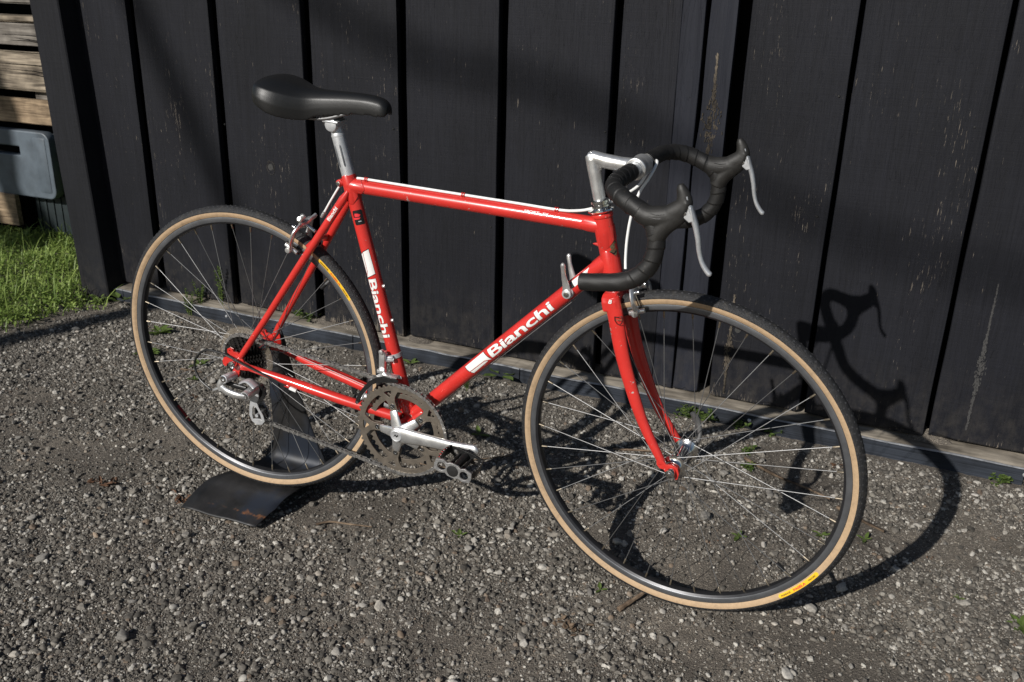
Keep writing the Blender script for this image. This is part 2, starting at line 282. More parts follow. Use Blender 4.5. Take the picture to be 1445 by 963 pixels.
M['leaf'] = mk_leaf('weed_leaf', (0.060, 0.105, 0.024), (0.15, 0.205, 0.055))
M['grass'] = mk_leaf('grass_leaf', (0.12, 0.20, 0.038), (0.33, 0.42, 0.11))
M['bark'] = mk_wood('dry_twig', (0.09, 0.06, 0.04), (0.26, 0.19, 0.13), 60, 60)
M['debris'] = simple('dead_leaf', (0.11, 0.055, 0.028), 0.8, 0, 0.5, 200, 0.5)

# ------------------------------------------------------------------ mesh helpers
class MB:
    def __init__(s): s.V = []; s.F = []; s.MI = []; s.n = 0
    def add(s, V, F, mi=0):
        V = [tuple(v) for v in V]; s.V += V; s.F += [tuple(i+s.n for i in f) for f in F]; s.MI += [mi]*len(F); s.n += len(V); return s
    def build(s, name, mats, parent=None, smooth=True, mat=None, auto=35, mods=None):
        me = bpy.data.meshes.new(name); me.from_pydata(s.V, [], s.F)
        for m in (mats if isinstance(mats, (list, tuple)) else [mats]): me.materials.append(M[m] if isinstance(m, str) else m)
        me.polygons.foreach_set('material_index', s.MI)
        me.polygons.foreach_set('use_smooth', [smooth]*len(s.F)); me.validate(); me.update()
        if smooth and auto: me.set_sharp_from_angle(angle=rad(auto))
        o = bpy.data.objects.new(name, me); COL.objects.link(o)
        if parent is not None: o.parent = parent
        if mat is not None: o.matrix_local = mat
        return o
def tag(o, label=None, cat=None, group=None, kind=None):
    if label: o['label'] = label
    if cat: o['category'] = cat
    if group: o['group'] = group
    if kind: o['kind'] = kind
    return o
def empty(name, loc=(0, 0, 0), parent=None, mat=None):
    o = bpy.data.objects.new(name, None); COL.objects.link(o); o.location = loc; o.empty_display_size = .05
    if parent is not None: o.parent = parent
    if mat is not None: o.matrix_local = mat
    return o
def spline(P, n=8, closed=False):
    """centripetal-ish Catmull-Rom through the points (any dimension)"""
    P = [np.array(p, float) for p in P]; out = []
    m = len(P); rngi = range(m if closed else m-1)
    for i in rngi:
        if closed: a, b, c, d = P[(i-1) % m], P[i], P[(i+1) % m], P[(i+2) % m]
        else:
            b, c = P[i], P[i+1]; a = P[i-1] if i > 0 else 2*b-c; d = P[i+2] if i+2 < m else 2*c-b
        for k in range(n):
            t = k/n; out.append(0.5*((2*b)+(-a+c)*t+(2*a-5*b+4*c-d)*t*t+(-a+3*b-3*c+d)*t**3))
    if not closed: out.append(P[-1])
    return np.array(out)
def frames(P, up=(0, 0, 1)):
    P = np.asarray(P, float); n = len(P); T = np.zeros_like(P)
    T[1:-1] = P[2:]-P[:-2]; T[0] = P[1]-P[0]; T[-1] = P[-1]-P[-2]
    T /= np.linalg.norm(T, axis=1)[:, None]+1e-12
    u = np.array(up, float)
    if abs(u @ T[0]) > 0.95: u = np.array([1., 0, 0]) if abs(T[0][0]) < .9 else np.array([0, 1., 0])
    U = []; 
    for i in range(n):
        u = u-(u @ T[i])*T[i]; u /= np.linalg.norm(u); U.append(u.copy())
    U = np.array(U); S = np.cross(T, U)
    return T, U, S
def tube(mb, P, r, n=16, mi=0, caps=True, ry=None, up=(0, 0, 1), closed=False, round_caps=False):
    P = np.asarray(P, float); T, U, S = frames(P, up); k = len(P)
    r = np.broadcast_to(np.asarray(r, float), (k,)); ry_ = r if ry is None else np.broadcast_to(np.asarray(ry, float), (k,))
    a = np.arange(n)/n*2*PI
    V = P[:, None]+S[:, None]*(np.cos(a)[None, :, None]*ry_[:, None, None])+U[:, None]*(np.sin(a)[None, :, None]*r[:, None, None])
    V = V.reshape(-1, 3); F = []
    for i in range(k if closed else k-1):
        j2 = (i+1) % k
        for j in range(n): F.append((i*n+j, i*n+(j+1) % n, j2*n+(j+1) % n, j2*n+j))
    if caps and not closed: F.append(tuple(range(n))[::-1]); F.append(tuple((k-1)*n+j for j in range(n)))
    mb.add(V, F, mi); return mb
def rod(mb, a, b, r, n=16, mi=0, r2=None): return tube(mb, [a, b], [r, r if r2 is None else r2], n, mi)
def lathe(mb, prof, c=(0, 0, 0), axis='Y', n=48, mi=0, closed=True, a0=0, a1=None, seg_mi=None, matx=None):
    """prof: list of (radius, axial)."""
    full = a1 is None; a1 = 2*PI if full else a1
    cnt = n if full else n+1; A = a0+(a1-a0)*np.arange(cnt)/n
    V = []; c = np.array(c, float)
    for t in A:
        for r, h in prof:
            if axis == 'Y': v = (r*math.cos(t), h, r*math.sin(t))
            elif axis == 'Z': v = (r*math.cos(t), r*math.sin(t), h)
            else: v = (h, r*math.cos(t), r*math.sin(t))
            V.append(c+np.array(v))
    m = len(prof); F = []; mis = []
    for i in range(n):
        i2 = (i+1) % cnt
        for j in range(m if closed else m-1):
            j2 = (j+1) % m; F.append((i*m+j, i*m+j2, i2*m+j2, i2*m+j)); mis.append(mi if seg_mi is None else seg_mi[j])
    if matx is not None: V = [matx @ Vector(v) for v in V]
    V = [tuple(v) for v in V]; mb.V += V; mb.F += [tuple(k+mb.n for k in f) for f in F]; mb.MI += mis; mb.n += len(V); return mb
def cyl(mb, a, b, r, n=20, mi=0, bev=0.0):
    """bevelled cylinder"""
    a = np.array(a, float); b = np.array(b, float); d = b-a; l = np.linalg.norm(d); d /= l
    if bev <= 0: return tube(mb, [a, b], r, n, mi)
    return tube(mb, [a, a+d*bev*.3, a+d*bev, b-d*bev, b-d*bev*.3, b], [r-bev, r-bev*.3, r, r, r-bev*.3, r-bev], n, mi)
def box(mb, lo, hi, mi=0, bev=0.0, jit=0.0, mat=None):
    lo = np.array(lo, float); hi = np.array(hi, float)
    if bev <= 0:
        V = [(x, y, z) for x in (lo[0], hi[0]) for y in (lo[1], hi[1]) for z in (lo[2], hi[2])]
        F = [(0, 1, 3, 2), (4, 6, 7, 5), (0, 4, 5, 1), (2, 3, 7, 6), (0, 2, 6, 4), (1, 5, 7, 3)]
    else:
        bm = bmesh.new(); bmesh.ops.create_cube(bm, size=1.0)
        for v in bm.verts: v.co = Vector([(lo[i]+hi[i])/2+v.co[i]*(hi[i]-lo[i]) for i in range(3)])
        bmesh.ops.bevel(bm, geom=list(bm.edges), offset=bev, segments=2, profile=0.6, affect='EDGES')
        bm.verts.index_update(); V = [tuple(v.co) for v in bm.verts]; F = [tuple(v.index for v in f.verts) for f in bm.faces]; bm.free()
    if jit: V = [tuple(np.array(v)+rng.normal(0, jit, 3)) for v in V]
    if mat is not None: V = [tuple(mat @ Vector(v)) for v in V]
    mb.add(V, F, mi); return mb
def poly_mesh(outer, holes=(), depth=0.002, bev=0.0):
    """filled outline with holes, extruded; returns V,F in (x, y) plane with thickness along z"""
    cu = bpy.data.curves.new('tmp', 'CURVE'); cu.dimensions = '2D'; cu.fill_mode = 'BOTH'; cu.extrude = depth/2; cu.bevel_depth = bev; cu.bevel_resolution = 1
    for loop in [outer]+list(holes):
        s = cu.splines.new('POLY'); s.points.add(len(loop)-1); s.use_cyclic_u = True
        for p, q in zip(s.points, loop): p.co = (q[0], q[1], 0, 1)
    ob = bpy.data.objects.new('tmp', cu); COL.objects.link(ob)
    dg = bpy.context.evaluated_depsgraph_get(); me = bpy.data.meshes.new_from_object(ob.evaluated_get(dg))
    V = [tuple(v.co) for v in me.vertices]; F = [tuple(p.vertices) for p in me.polygons]
    bpy.data.meshes.remove(me); bpy.data.objects.remove(ob); bpy.data.curves.remove(cu)
    return V, F
def text_mesh(s, size=1.0, bold=0.0, xs=1.0, shear=0.0, spacing=1.0, align='LEFT'):
    cu = bpy.data.curves.new('tmp', 'FONT'); cu.body = s; cu.size = size; cu.offset = bold; cu.shear = shear; cu.space_character = spacing
    cu.align_x = align; cu.fill_mode = 'FRONT'; cu.resolution_u = 6
    ob = bpy.data.objects.new('tmp', cu); COL.objects.link(ob)
    dg = bpy.context.evaluated_depsgraph_get(); me = bpy.data.meshes.new_from_object(ob.evaluated_get(dg))
    V = [(v.co.x*xs, v.co.y) for v in me.vertices]; F = [tuple(p.vertices) for p in me.polygons]
    bpy.data.meshes.remove(me); bpy.data.objects.remove(ob); bpy.data.curves.remove(cu)
    return V, F
def slice2d(V, F, step, axis=1):
    bm = bmesh.new(); vs = [bm.verts.new((x, y, 0)) for x, y in V]
    for f in F:
        try: bm.faces.new([vs[i] for i in f])
        except ValueError: pass
    lo = min(v.co[axis] for v in bm.verts); hi = max(v.co[axis] for v in bm.verts); k = int((hi-lo)/step)
    for i in range(1, k+1):
        co = [0, 0, 0]; co[axis] = lo+i*step; no = [0, 0, 0]; no[axis] = 1
        bmesh.ops.bisect_plane(bm, geom=list(bm.verts)+list(bm.edges)+list(bm.faces), plane_co=co, plane_no=no)
    bm.verts.index_update(); V = [(v.co.x, v.co.y) for v in bm.verts]; F = [tuple(v.index for v in f.verts) for f in bm.faces]; bm.free()
    return V, F
def fit2d(V, x0, y0, w=None, h=None):
    A = np.array(V); lo = A.min(0); hi = A.max(0); s = np.ones(2)
    if w: s[0] = w/(hi[0]-lo[0])
    if h: s[1] = h/(hi[1]-lo[1])
    return [tuple((v-lo)*s+np.array([x0, y0])) for v in A]
def wrap_tube(mb, V, F, P0, d, r, normal=(0, -1, 0), lift=0.0003, mi=0, y0=0.0):
    """lay flat artwork (x along the tube, y round it) on a cylinder"""
    P0 = np.array(P0, float); d = np.array(d, float); d /= np.linalg.norm(d); nrm = np.array(normal, float); nrm -= (nrm @ d)*d; nrm /= np.linalg.norm(nrm)
    u = np.cross(nrm, d); V, F = slice2d(V, F, 0.0022); out = []
    for x, y in V:
        a = (y+y0)/r; out.append(P0+d*x+(nrm*math.cos(a)+u*math.sin(a))*(r+lift))
    mb.add(out, F, mi)
def remesh(o, size, smooth=4):
    m = o.modifiers.new('remesh', 'REMESH'); m.mode = 'VOXEL'; m.voxel_size = size; m.use_smooth_shade = True
    s = o.modifiers.new('smooth', 'SMOOTH'); s.iterations = smooth; s.factor = 0.6

# ------------------------------------------------------------------ ground
A1, A0 = -0.03896, 0.92572
def wy(x): return A0+A1*x
WALL_ANG = math.atan(A1)
def lattice_noise(x, y, s, seed):
    r_ = np.random.default_rng(seed); G = r_.random((64, 64)); xs = x*s; ys = y*s
    xi = np.floor(xs).astype(int); yi = np.floor(ys).astype(int); fx = xs-xi; fy = ys-yi; fx = fx*fx*(3-2*fx); fy = fy*fy*(3-2*fy)
    g = lambda a, b: G[a % 64, b % 64]
    return (g(xi, yi)*(1-fx)+g(xi+1, yi)*fx)*(1-fy)+(g(xi, yi+1)*(1-fx)+g(xi+1, yi+1)*fx)*fy
def ground_z(x, y):
    x = np.asarray(x, float); y = np.asarray(y, float)
    z = -0.009+0.006*(lattice_noise(x, y, 3.1, 1)-.5)+0.005*(lattice_noise(x, y, 9, 2)-.5)+0.004*(lattice_noise(x, y, 31, 3)-.5)
    return z
def axis_coords(lo, hi, step, far):
    c = list(np.arange(lo, hi, step)); a = lo; s = step
    L = []; 
    while a > -far: s *= 1.35; a -= s; L.append(a)
    R = []; a = c[-1]; s = step
    while a < far: s *= 1.35; a += s; R.append(a)
    return np.array(L[::-1]+c+R)
gx = axis_coords(-3.0, 2.4, 0.012, 60); gy = axis_coords(-1.3, 1.9, 0.012, 60)
X, Y = np.meshgrid(gx, gy, indexing='ij'); Z = ground_z(X, Y); Z += rng.normal(0, 0.0007, Z.shape)
V = np.stack([X, Y, Z], -1).reshape(-1, 3); nx, ny = len(gx), len(gy)
idx = np.arange(nx*ny).reshape(nx, ny); F = np.stack([idx[:-1, :-1], idx[1:, :-1], idx[1:, 1:], idx[:-1, 1:]], -1).reshape(-1, 4)
me = bpy.data.meshes.new('ground'); me.vertices.add(len(V)); me.vertices.foreach_set('co', V.ravel())
me.loops.add(F.size); me.loops.foreach_set('vertex_index', F.ravel().astype(np.int32)); me.polygons.add(len(F))
me.polygons.foreach_set('loop_start', np.arange(0, F.size, 4, dtype=np.int32)); me.polygons.foreach_set('loop_total', np.full(len(F), 4, dtype=np.int32))
me.polygons.foreach_set('use_smooth', np.ones(len(F), bool)); me.update(calc_edges=True); me.validate(); me.materials.append(M['soil'])
ground = bpy.data.objects.new('ground', me); COL.objects.link(ground); tag(ground, 'grey-brown gravel yard in front of the black board wall', kind='structure')

CRn = np.array(CR); CAMn = np.array(CAM)
def in_view(x, y, z=0.0, mx=0.10, my=0.10):
    D = np.stack([x-CAMn[0], y-CAMn[1], np.full_like(x, z)-CAMn[2]], -1) @ CRn
    u = 1321.42*D[..., 0]/-D[..., 2]/722.5; v = 1321.42*D[..., 1]/-D[..., 2]/481.5
    return (-D[..., 2] > 0) & (np.abs(u) < 1+mx) & (np.abs(v) < 1+my), -D[..., 2]

def gravel_nodes(seed_off, flat, subdiv, amp, nvar=7):
    ng = bpy.data.node_groups.new('gravel_nodes', 'GeometryNodeTree')
    ng.interface.new_socket('Geometry', in_out='INPUT', socket_type='NodeSocketGeometry'); ng.interface.new_socket('Geometry', in_out='OUTPUT', socket_type='NodeSocketGeometry')
    gi = ng.nodes.new('NodeGroupInput'); go = ng.nodes.new('NodeGroupOutput'); L = ng.links.new
    join = ng.nodes.new('GeometryNodeGeometryToInstance')
    for k in range(nvar):
        ico = ng.nodes.new('GeometryNodeMeshIcoSphere'); ico.inputs['Radius'].default_value = 0.5; ico.inputs['Subdivisions'].default_value = subdiv
        nz = ng.nodes.new('ShaderNodeTexNoise'); nz.noise_dimensions = '4D'; nz.inputs['Scale'].default_value = 1.7; nz.inputs['Detail'].default_value = 1.5; nz.inputs['W'].default_value = seed_off+k*7.3
        sub = ng.nodes.new('ShaderNodeVectorMath'); sub.operation = 'SUBTRACT'; sub.inputs[1].default_value = (.5, .5, .5)
        ml = ng.nodes.new('ShaderNodeVectorMath'); ml.operation = 'MULTIPLY'; ml.inputs[1].default_value = (amp, amp, amp*0.8)
        sp = ng.nodes.new('GeometryNodeSetPosition'); L(ico.outputs['Mesh'], sp.inputs['Geometry'])
        L(nz.outputs['Color'], sub.inputs[0]); L(sub.outputs[0], ml.inputs[0]); L(ml.outputs[0], sp.inputs['Offset'])
        if k % 4 != 0:
            ico.inputs['Subdivisions'].default_value = min(2, subdiv); nz.inputs['Scale'].default_value = 3.0+.4*(k % 3)
            ml.inputs[1].default_value = (1.0, 1.0, 0.8); hull = ng.nodes.new('GeometryNodeConvexHull'); L(sp.outputs[0], hull.inputs[0])
        ss = ng.nodes.new('GeometryNodeSetShadeSmooth'); ss.inputs['Shade Smooth'].default_value = (k % 4 == 0)
        sm = ng.nodes.new('GeometryNodeSetMaterial'); sm.inputs['Material'].default_value = M['gravel']
        L(hull.outputs[0] if k % 4 != 0 else sp.outputs[0], ss.inputs[0]); L(ss.outputs[0], sm.inputs[0]); L(sm.outputs[0], join.inputs[0])
    iop = ng.nodes.new('GeometryNodeInstanceOnPoints'); L(gi.outputs[0], iop.inputs['Points']); L(join.outputs[0], iop.inputs['Instance'])
    iop.inputs['Pick Instance'].default_value = True
    def na(nm, dt):
        n = ng.nodes.new('GeometryNodeInputNamedAttribute'); n.data_type = dt; n.inputs['Name'].default_value = nm
        return n.outputs['Attribute']
    L(na('rot', 'FLOAT_VECTOR'), iop.inputs['Rotation']); L(na('scl', 'FLOAT_VECTOR'), iop.inputs['Scale']); L(na('idx', 'INT'), iop.inputs['Instance Index'])
    L(iop.outputs[0], go.inputs[0]); return ng
def scatter(name, P, S, ng, label, cat=None, parent=None):
    n = len(P); me = bpy.data.meshes.new(name); me.vertices.add(n); me.vertices.foreach_set('co', P.astype(np.float32).ravel())
    R_ = np.stack([rng.normal(0, .45, n), rng.normal(0, .45, n), rng.random(n)*2*PI], -1).astype(np.float32)
    for nm, dt, key, arr in (('rot', 'FLOAT_VECTOR', 'vector', R_), ('scl', 'FLOAT_VECTOR', 'vector', S.astype(np.float32))):
        a = me.attributes.new(nm, dt, 'POINT'); a.data.foreach_set(key, arr.ravel())
    a = me.attributes.new('idx', 'INT', 'POINT'); a.data.foreach_set('value', rng.integers(0, 7, n).astype(np.int32)); me.update()
    o = bpy.data.objects.new(name, me); COL.objects.link(o); md = o.modifiers.new('scatter', 'NODES'); md.node_group = ng
    if parent: o.parent = parent
    tag(o, label, cat, kind='stuff'); return o
def sample_ground(n, seed):
    r_ = np.random.default_rng(seed); x = r_.uniform(-1.62, 2.25, n*3); y = r_.uniform(-1.05, 1.0, n*3)
    ok, d = in_view(x, y); keep = ok & (y < wy(x)-0.022) & (r_.random(n*3) < 1.0)
    # patches of bare dirt carry fewer stones
    bare = np.clip((lattice_noise(x+5, y+3, 2.9, 11)-0.42)*4, 0, 1)*np.clip((lattice_noise(x, y, 9, 12)-.22)*2.6, 0, 1)
    bare = np.maximum(bare, np.exp(-(((x-0.66)/.26)**2+((y+0.30)/.075)**2))*1.0)
    bare = np.maximum(bare, np.exp(-(((x-1.05)/.14)**2+((y-0.28)/.16)**2))*0.75)
    lawn = (x < -1.40+0.06*np.sin(y*9)+0.04*np.sin(y*23))
    keep &= r_.random(n*3) > bare*0.84; keep &= ~(lawn & (r_.random(n*3) < .9))
    x = x[keep]; y = y[keep]; return x[:n], y[:n]
def mk_layer(n, seed, smin, smax, mu, sg, sink):
    x, y = sample_ground(n, seed); k = len(x); s = np.clip(np.exp(rng.normal(math.log(mu), sg, k)), smin, smax)
    S = np.stack([s*rng.uniform(.85, 1.35, k), s*rng.uniform(.7, 1.1, k), s*rng.uniform(.45, .85, k)], -1)
    z = ground_z(x, y)+S[:, 2]*sink; return np.stack([x, y, z], -1), S
P1, S1 = mk_layer(52000, 21, .0040, .0185, .0060, .42, .10)
P2, S2 = mk_layer(165000, 22, .0018, .0050, .0031, .30, .25)
scatter('gravel', P1, S1, gravel_nodes(1.0, 1, 2, 0.62), 'angular grey gravel covering the yard', parent=ground)
scatter('grit', P2, S2, gravel_nodes(90.0, 1, 1, 0.55), 'fine grit between the larger gravel', parent=ground)

# larger single stones (parts of the ground)
def stone_mesh(seed, rough):
    bm = bmesh.new(); bmesh.ops.create_icosphere(bm, subdivisions=3 if rough < .3 else 2, radius=0.5); r_ = np.random.default_rng(seed)
    K = [(r_.normal(0, 1, 3)) for _ in range(9)]
    for v in bm.verts:
        p = np.array(v.co); q = p/np.linalg.norm(p); f = 1.0
        for k in K:
            kk = k/np.linalg.norm(k); f = min(f, (0.50+0.30*abs(k[0] % 1)+(.25 if rough < .3 else 0.02))/max(.05, q @ kk)) if rough >= .3 else f*(1+0.07*math.sin(3*(q @ k)+k[1]))
        v.co = Vector(q*0.5*f)
    me = bpy.data.meshes.new('stone'); bm.to_mesh(me); bm.free()
    me.polygons.foreach_set('use_smooth', [rough < .3]*len(me.polygons)); me.materials.append(M['stone']); return me
SM = [stone_mesh(i, .1 if i % 2 == 0 else .5) for i in range(8)]
xs_, ys_ = sample_ground(1500, 77); sel = rng.permutation(len(xs_))[:290]; cnt = 0
for i in sel:
    x, y = float(xs_[i]), float(ys_[i]); s = float(np.clip(np.exp(rng.normal(math.log(.0140), .28)), .011, .031))
    o = bpy.data.objects.new('stone', SM[int(rng.integers(8))]); COL.objects.link(o); o.parent = ground
    sz = s*rng.uniform(.42, .7); o.scale = (s*rng.uniform(.95, 1.4), s*rng.uniform(.75, 1.0), sz)
    o.location = (x, y, float(ground_z(x, y))+sz*.30+.002); o.rotation_euler = (rng.normal(0, .2), rng.normal(0, .2), rng.uniform(0, 6.28))

# ------------------------------------------------------------------ the black board wall
wall = empty('shed_wall', (0, wy(0), 0)); wall.rotation_euler = (0, 0, WALL_ANG)
tag(wall, 'black shed wall of wide vertical boards with dark gaps and a weathered ledge at its foot', 'wall')
cW = math.cos(WALL_ANG)
def wl(x): return x/cW     # world x on the wall -> distance along the wall
TOP = 2.6
groove = [(-1.215, -1.176), (-0.861, -0.826), (-0.496, -0.462), (-0.151, -0.121), (0.187, 0.214), (0.526, 0.549), (0.853, 0.889), (1.146, 1.161), (1.476, 1.489)]
edges = [(-1.455, -1.215)]
for i, g in enumerate(groove[:-1]): edges.append((g[1], groove[i+1][0]))
edges += [(1.489, 1.83), (1.845, 2.16), (2.175, 2.5), (2.52, 2.85)]
def board(x0, x1, z0, mat, name='board', thick=0.024, dy=0.0, zb=None, mid=None, ragged=0.006):
    """one sawn board with slightly uneven edges and ragged foot"""
    mb = MB(); nz = 60; nxx = 10; w = x1-x0; f0 = 0.045+dy; r_ = np.random.default_rng(int(abs(x0)*1000)+7)
    ph = r_.random(6)*6; V = []; F = []
    zz = np.concatenate([[0, .004, .012, .03], np.linspace(.08, TOP-z0, nz-4)])
    foot = r_.normal(0, ragged, nxx+1)
    for j, z in enumerate(zz):
        eL = 0.0012*math.sin(z*3+ph[0])+0.0006*math.sin(z*17+ph[1]); eR = 0.0012*math.sin(z*2.6+ph[2])+0.0006*math.sin(z*14+ph[3])
        if mid: eL += mid(z+z0)
        xs = np.concatenate([[x0+eL, x0+eL+.0015], np.linspace(x0+eL+.01, x1+eR-.01, nxx-3), [x1+eR-.0015, x1+eR]])
        for i in range(nxx+1):
            yy = f0+(0.0015 if i in (0, nxx) else 0)+0.0012*math.sin(i*1.1+z*1.3+ph[4])
            dz = max(0, foot[i]) if z < .02 else 0
            if j == 0: yy += .002
            V.append((xs[min(i, len(xs)-1)], yy, z+z0*0+dz))
    nf = len(V)
    for j in range(nz):
        for i in (0, nxx):
            x, y, z = V[j*(nxx+1)+i]; V.append((x, f0+thick, z))
    for j in range(nz-1):
        for i in range(nxx): a = j*(nxx+1)+i; F.append((a, a+1, a+nxx+2, a+nxx+1))
        a = j*(nxx+1); F.append((nf+2*j, a, a+nxx+1, nf+2*j+2)); a += nxx; F.append((a, nf+2*j+1, nf+2*j+3, a+nxx+1))
    F.append(tuple(range(nxx, -1, -1))+(nf, nf+1))
    mb.add(V, F)
    o = mb.build(name, mat, wall, smooth=False); o.location = (0, 0, z0); return o
for a, b in edges:
    if abs(a-0.549) < 1e-3:
        crack = lambda z: 0.010*math.tanh((z-0.80)*22)*0.5+0.004*math.sin(z*5)
        board(wl(a), wl(0.711), 0.052, 'board', dy=0.002)
        tag(board(wl(0.713), wl(0.775)-.002, 0.052, 'board_smooth'), 'smooth blue-black strip left of the long crack')
        tag(board(wl(0.779), wl(0.853), 0.054, 'board_smooth', mid=lambda z: 0.004+crack(z)), 'smooth blue-black board with a peeling knot')
    else: board(wl(a), wl(b), 0.055+rng.uniform(-.006, .008), 'board')
# split edge of the cracked strip and peeled knots: raised bare-wood patches
def knot_patch(x, z, h, w, seed, kind='long'):
    r_ = np.random.default_rng(seed); mb = MB(); n = int(260*h/.2)
    for k in range(n):
        t = r_.random(); zz = z+h*(t-.5); half = w*math.exp(-((t-.42)/.16)**2)+w*.13*(1 if t < .75 else .55)
        xx = x+r_.normal(0, .45)*half; l = r_.uniform(.003, .012); ww = r_.uniform(.0006, .0019); tilt = r_.normal(0, .15)
        q = [(xx-ww, zz-l/2), (xx+ww, zz-l*.3), (xx+ww*.7+tilt*l, zz+l/2), (xx-ww*.6+tilt*l, zz+l*.4)]
        y = .0435-r_.uniform(0, .0012)
        V = [(a, y, b) for a, b in q]+[(a, y+.0022, b) for a, b in q]
        mb.add(V, [(0, 1, 2, 3), (4, 7, 6, 5), (0, 4, 5, 1), (1, 5, 6, 2), (2, 6, 7, 3), (3, 7, 4, 0)])
    return mb
pk = knot_patch(wl(0.815), 0.865, .30, .027, 3).build('peeled_wood', 'knotwood' if 'knotwood' in M else M.setdefault('knotwood', mk_wood('peeled_knot_wood', (0.034, 0.029, 0.023), (0.15, 0.125, 0.095), 60, 60)), wall, smooth=False)
tag(pk, 'brown peeled knot in the smooth board', kind='stuff')
pk = knot_patch(wl(1.575), 0.30, .40, .010, 5).build('peeled_wood', simple('grey_scratched_wood', (0.042, 0.041, 0.040), .8, 0, .5, 300), wall, smooth=False)
tag(pk, 'pale vertical scrape on the right-hand boards', kind='stuff')
pk = knot_patch(wl(0.93), 0.22, .30, .012, 9).build('peeled_wood', M['knotwood'], wall, smooth=False); tag(pk, 'small flaked patch low on the board behind the front wheel', kind='stuff')
mbk = MB()
def ringk(x, z, r, n=7):
    for k in range(n):
        a0 = rng.uniform(0, 6.28); rr = r*rng.uniform(.55, 1.0); L_ = rng.uniform(.5, 1.2)
        P = [(x+rr*math.cos(a0+L_*t), .0446, z+rr*1.35*math.sin(a0+L_*t)) for t in np.linspace(0, 1, 6)]; tube(mbk, P, 0.0005, 5)
ringk(wl(-0.652), 0.572, .019, 16); ringk(wl(0.585), 0.70, .022, 4); ringk(wl(0.95), .27, .028, 10)
tag(mbk.build('knot_ring', simple('knot_ring_wood', (0.050, 0.046, 0.040), .85, 0, .5, 300), wall), 'pale ring round a knot')
kb = MB()
for (x, z, r) in [(-0.652, 0.572, .011), (0.95, .27, .009)]: lathe(kb, [(0.0005, .0445), (r, .0449), (r, .0465)], (wl(x), 0, z), n=14, closed=False)
kb.build('knot', simple('knot_face', (0.035, 0.034, 0.032), .8, 0, .4, 200), wall)
# nail heads
for (x, z) in [(-0.83, .70), (-.17, .74), (.18, .80), (.17, .47), (.52, .79), (1.13, .93), (1.12, .62), (1.45, .88), (-0.46, .25), (1.155, .2), (-.53, .36)]:
    nb = MB(); lathe(nb, [(0.0003, .0425), (.0028, .0428), (.0034, .0445), (.0034, .047)], (wl(x), 0, z), n=10, closed=False); nb.build('nail_head', 'black', wall)
mb = MB(); box(mb, (-1.47, .125, -.05), (3.0, .16, TOP)); mb.build('backing', 'dark', wall, smooth=False)
mb = MB()
V = []; F = []; n = 90; xs = np.linspace(-1.46, 3.0, n)
for i, x in enumerate(xs):
    w = .0015*math.sin(x*9)+.001*math.sin(x*31); V += [(x, .004+w, .0385), (x, .012+w, .0410), (x, .075, .049+w), (x, .13, .052), (x, .13, 0), (x, .004, 0)]
for i in range(n-1):
    for j in range(5): a = i*6+j; F.append((a, a+1, a+7, a+6))
mb.add(V, F); tag(mb.build('ledge', 'ledge', wall, smooth=False), 'weathered pale wooden ledge below the boards')
# skirting strips with a bright top edge, laid end to end
xk = -1.44; k = 0
while xk < 3.0:
    x2 = min(3.0, xk+[1.12, .62, 1.43, .9][k % 4]); mb = MB(); V = []; F = []; n = 30
    for i in range(n+1):
        x = xk+.002+(x2-xk-.004)*i/n; w = .0012*math.sin(x*7+k)+.0006*math.sin(x*29)
        V += [(x, .001+w, -.05), (x, -.001+w, .004), (x, 0+w, .033), (x, .0045+w, .0368), (x, .0045+w, -.05)]
    for i in range(n):
        for j in range(4): a = i*5+j; F.append((a, a+5, a+6, a+1))
    mb.add(V, F); o = mb.build('skirting', 'flash', wall, smooth=False)
    mb = MB(); tube(mb, [(xk+.002+(x2-xk-.004)*i/40, .0035+.0012*math.sin((xk+(x2-xk)*i/40)*7+k), .0375+.0012*math.sin(i*.7+k)) for i in range(41)], 0.0022, 6, ry=.0060)
    mb.build('metal_edge', 'flash_edge', wall); xk = x2; k += 1
for (x, z) in [(1.728, .021), (-.86, .018), (1.02, .02)]:
    nb = MB(); lathe(nb, [(0.0003, -.004), (.0035, -.0035), (.0055, -.001), (.0055, .003)], (wl(x), 0, z), n=12, closed=False); nb.build('screw_head', 'alloy_dull', wall)
# soil and dust piled on the ledge under some gaps
db = MB()
for gxp, w in [(-.09, .035), (-.46, .05), (.19, .03), (1.49, .05), (-.36, .04)]:
    n = 12; V = [(wl(gxp), .075, .068)]
    for i in range(n): a = i/n*2*PI; V.append((wl(gxp)+w*math.cos(a)*1.3*(1+.2*rng.random()), .06+.032*math.sin(a), .044))
    db.add(V, [(0, i+1, (i+1) % n+1) for i in range(n)])
tag(db.build('dust_pile', 'soil', wall, smooth=False), kind='stuff')
# corner post, leaning slightly
pb = MB(); V = []; F = []
n = 40
for i in range(n+1):
    z = -.03+(TOP+.03)*i/n; lean = -0.044*z; w = .0015*math.sin(z*8)
    V += [(-1.533+lean+w, -.028, z), (-1.530+lean+w, -.031, z), (-1.400+lean, -.031, z), (-1.396+lean, -.027, z), (-1.396+lean, .10, z), (-1.533+lean, .10, z)]
for i in range(n):
    for j in range(6): a = i*6+j; b = i*6+(j+1) % 6; F.append((a, b, b+6, a+6))
pb.add(V, F); post = pb.build('corner_post', 'post', wall, smooth=False)
tag(post, 'dark corner post standing proud of the boards')
mb = MB(); box(mb, (-1.53, .10, 0), (-1.50, 2.6, TOP)); mb.build('side_wall', 'dark', wall, smooth=False)

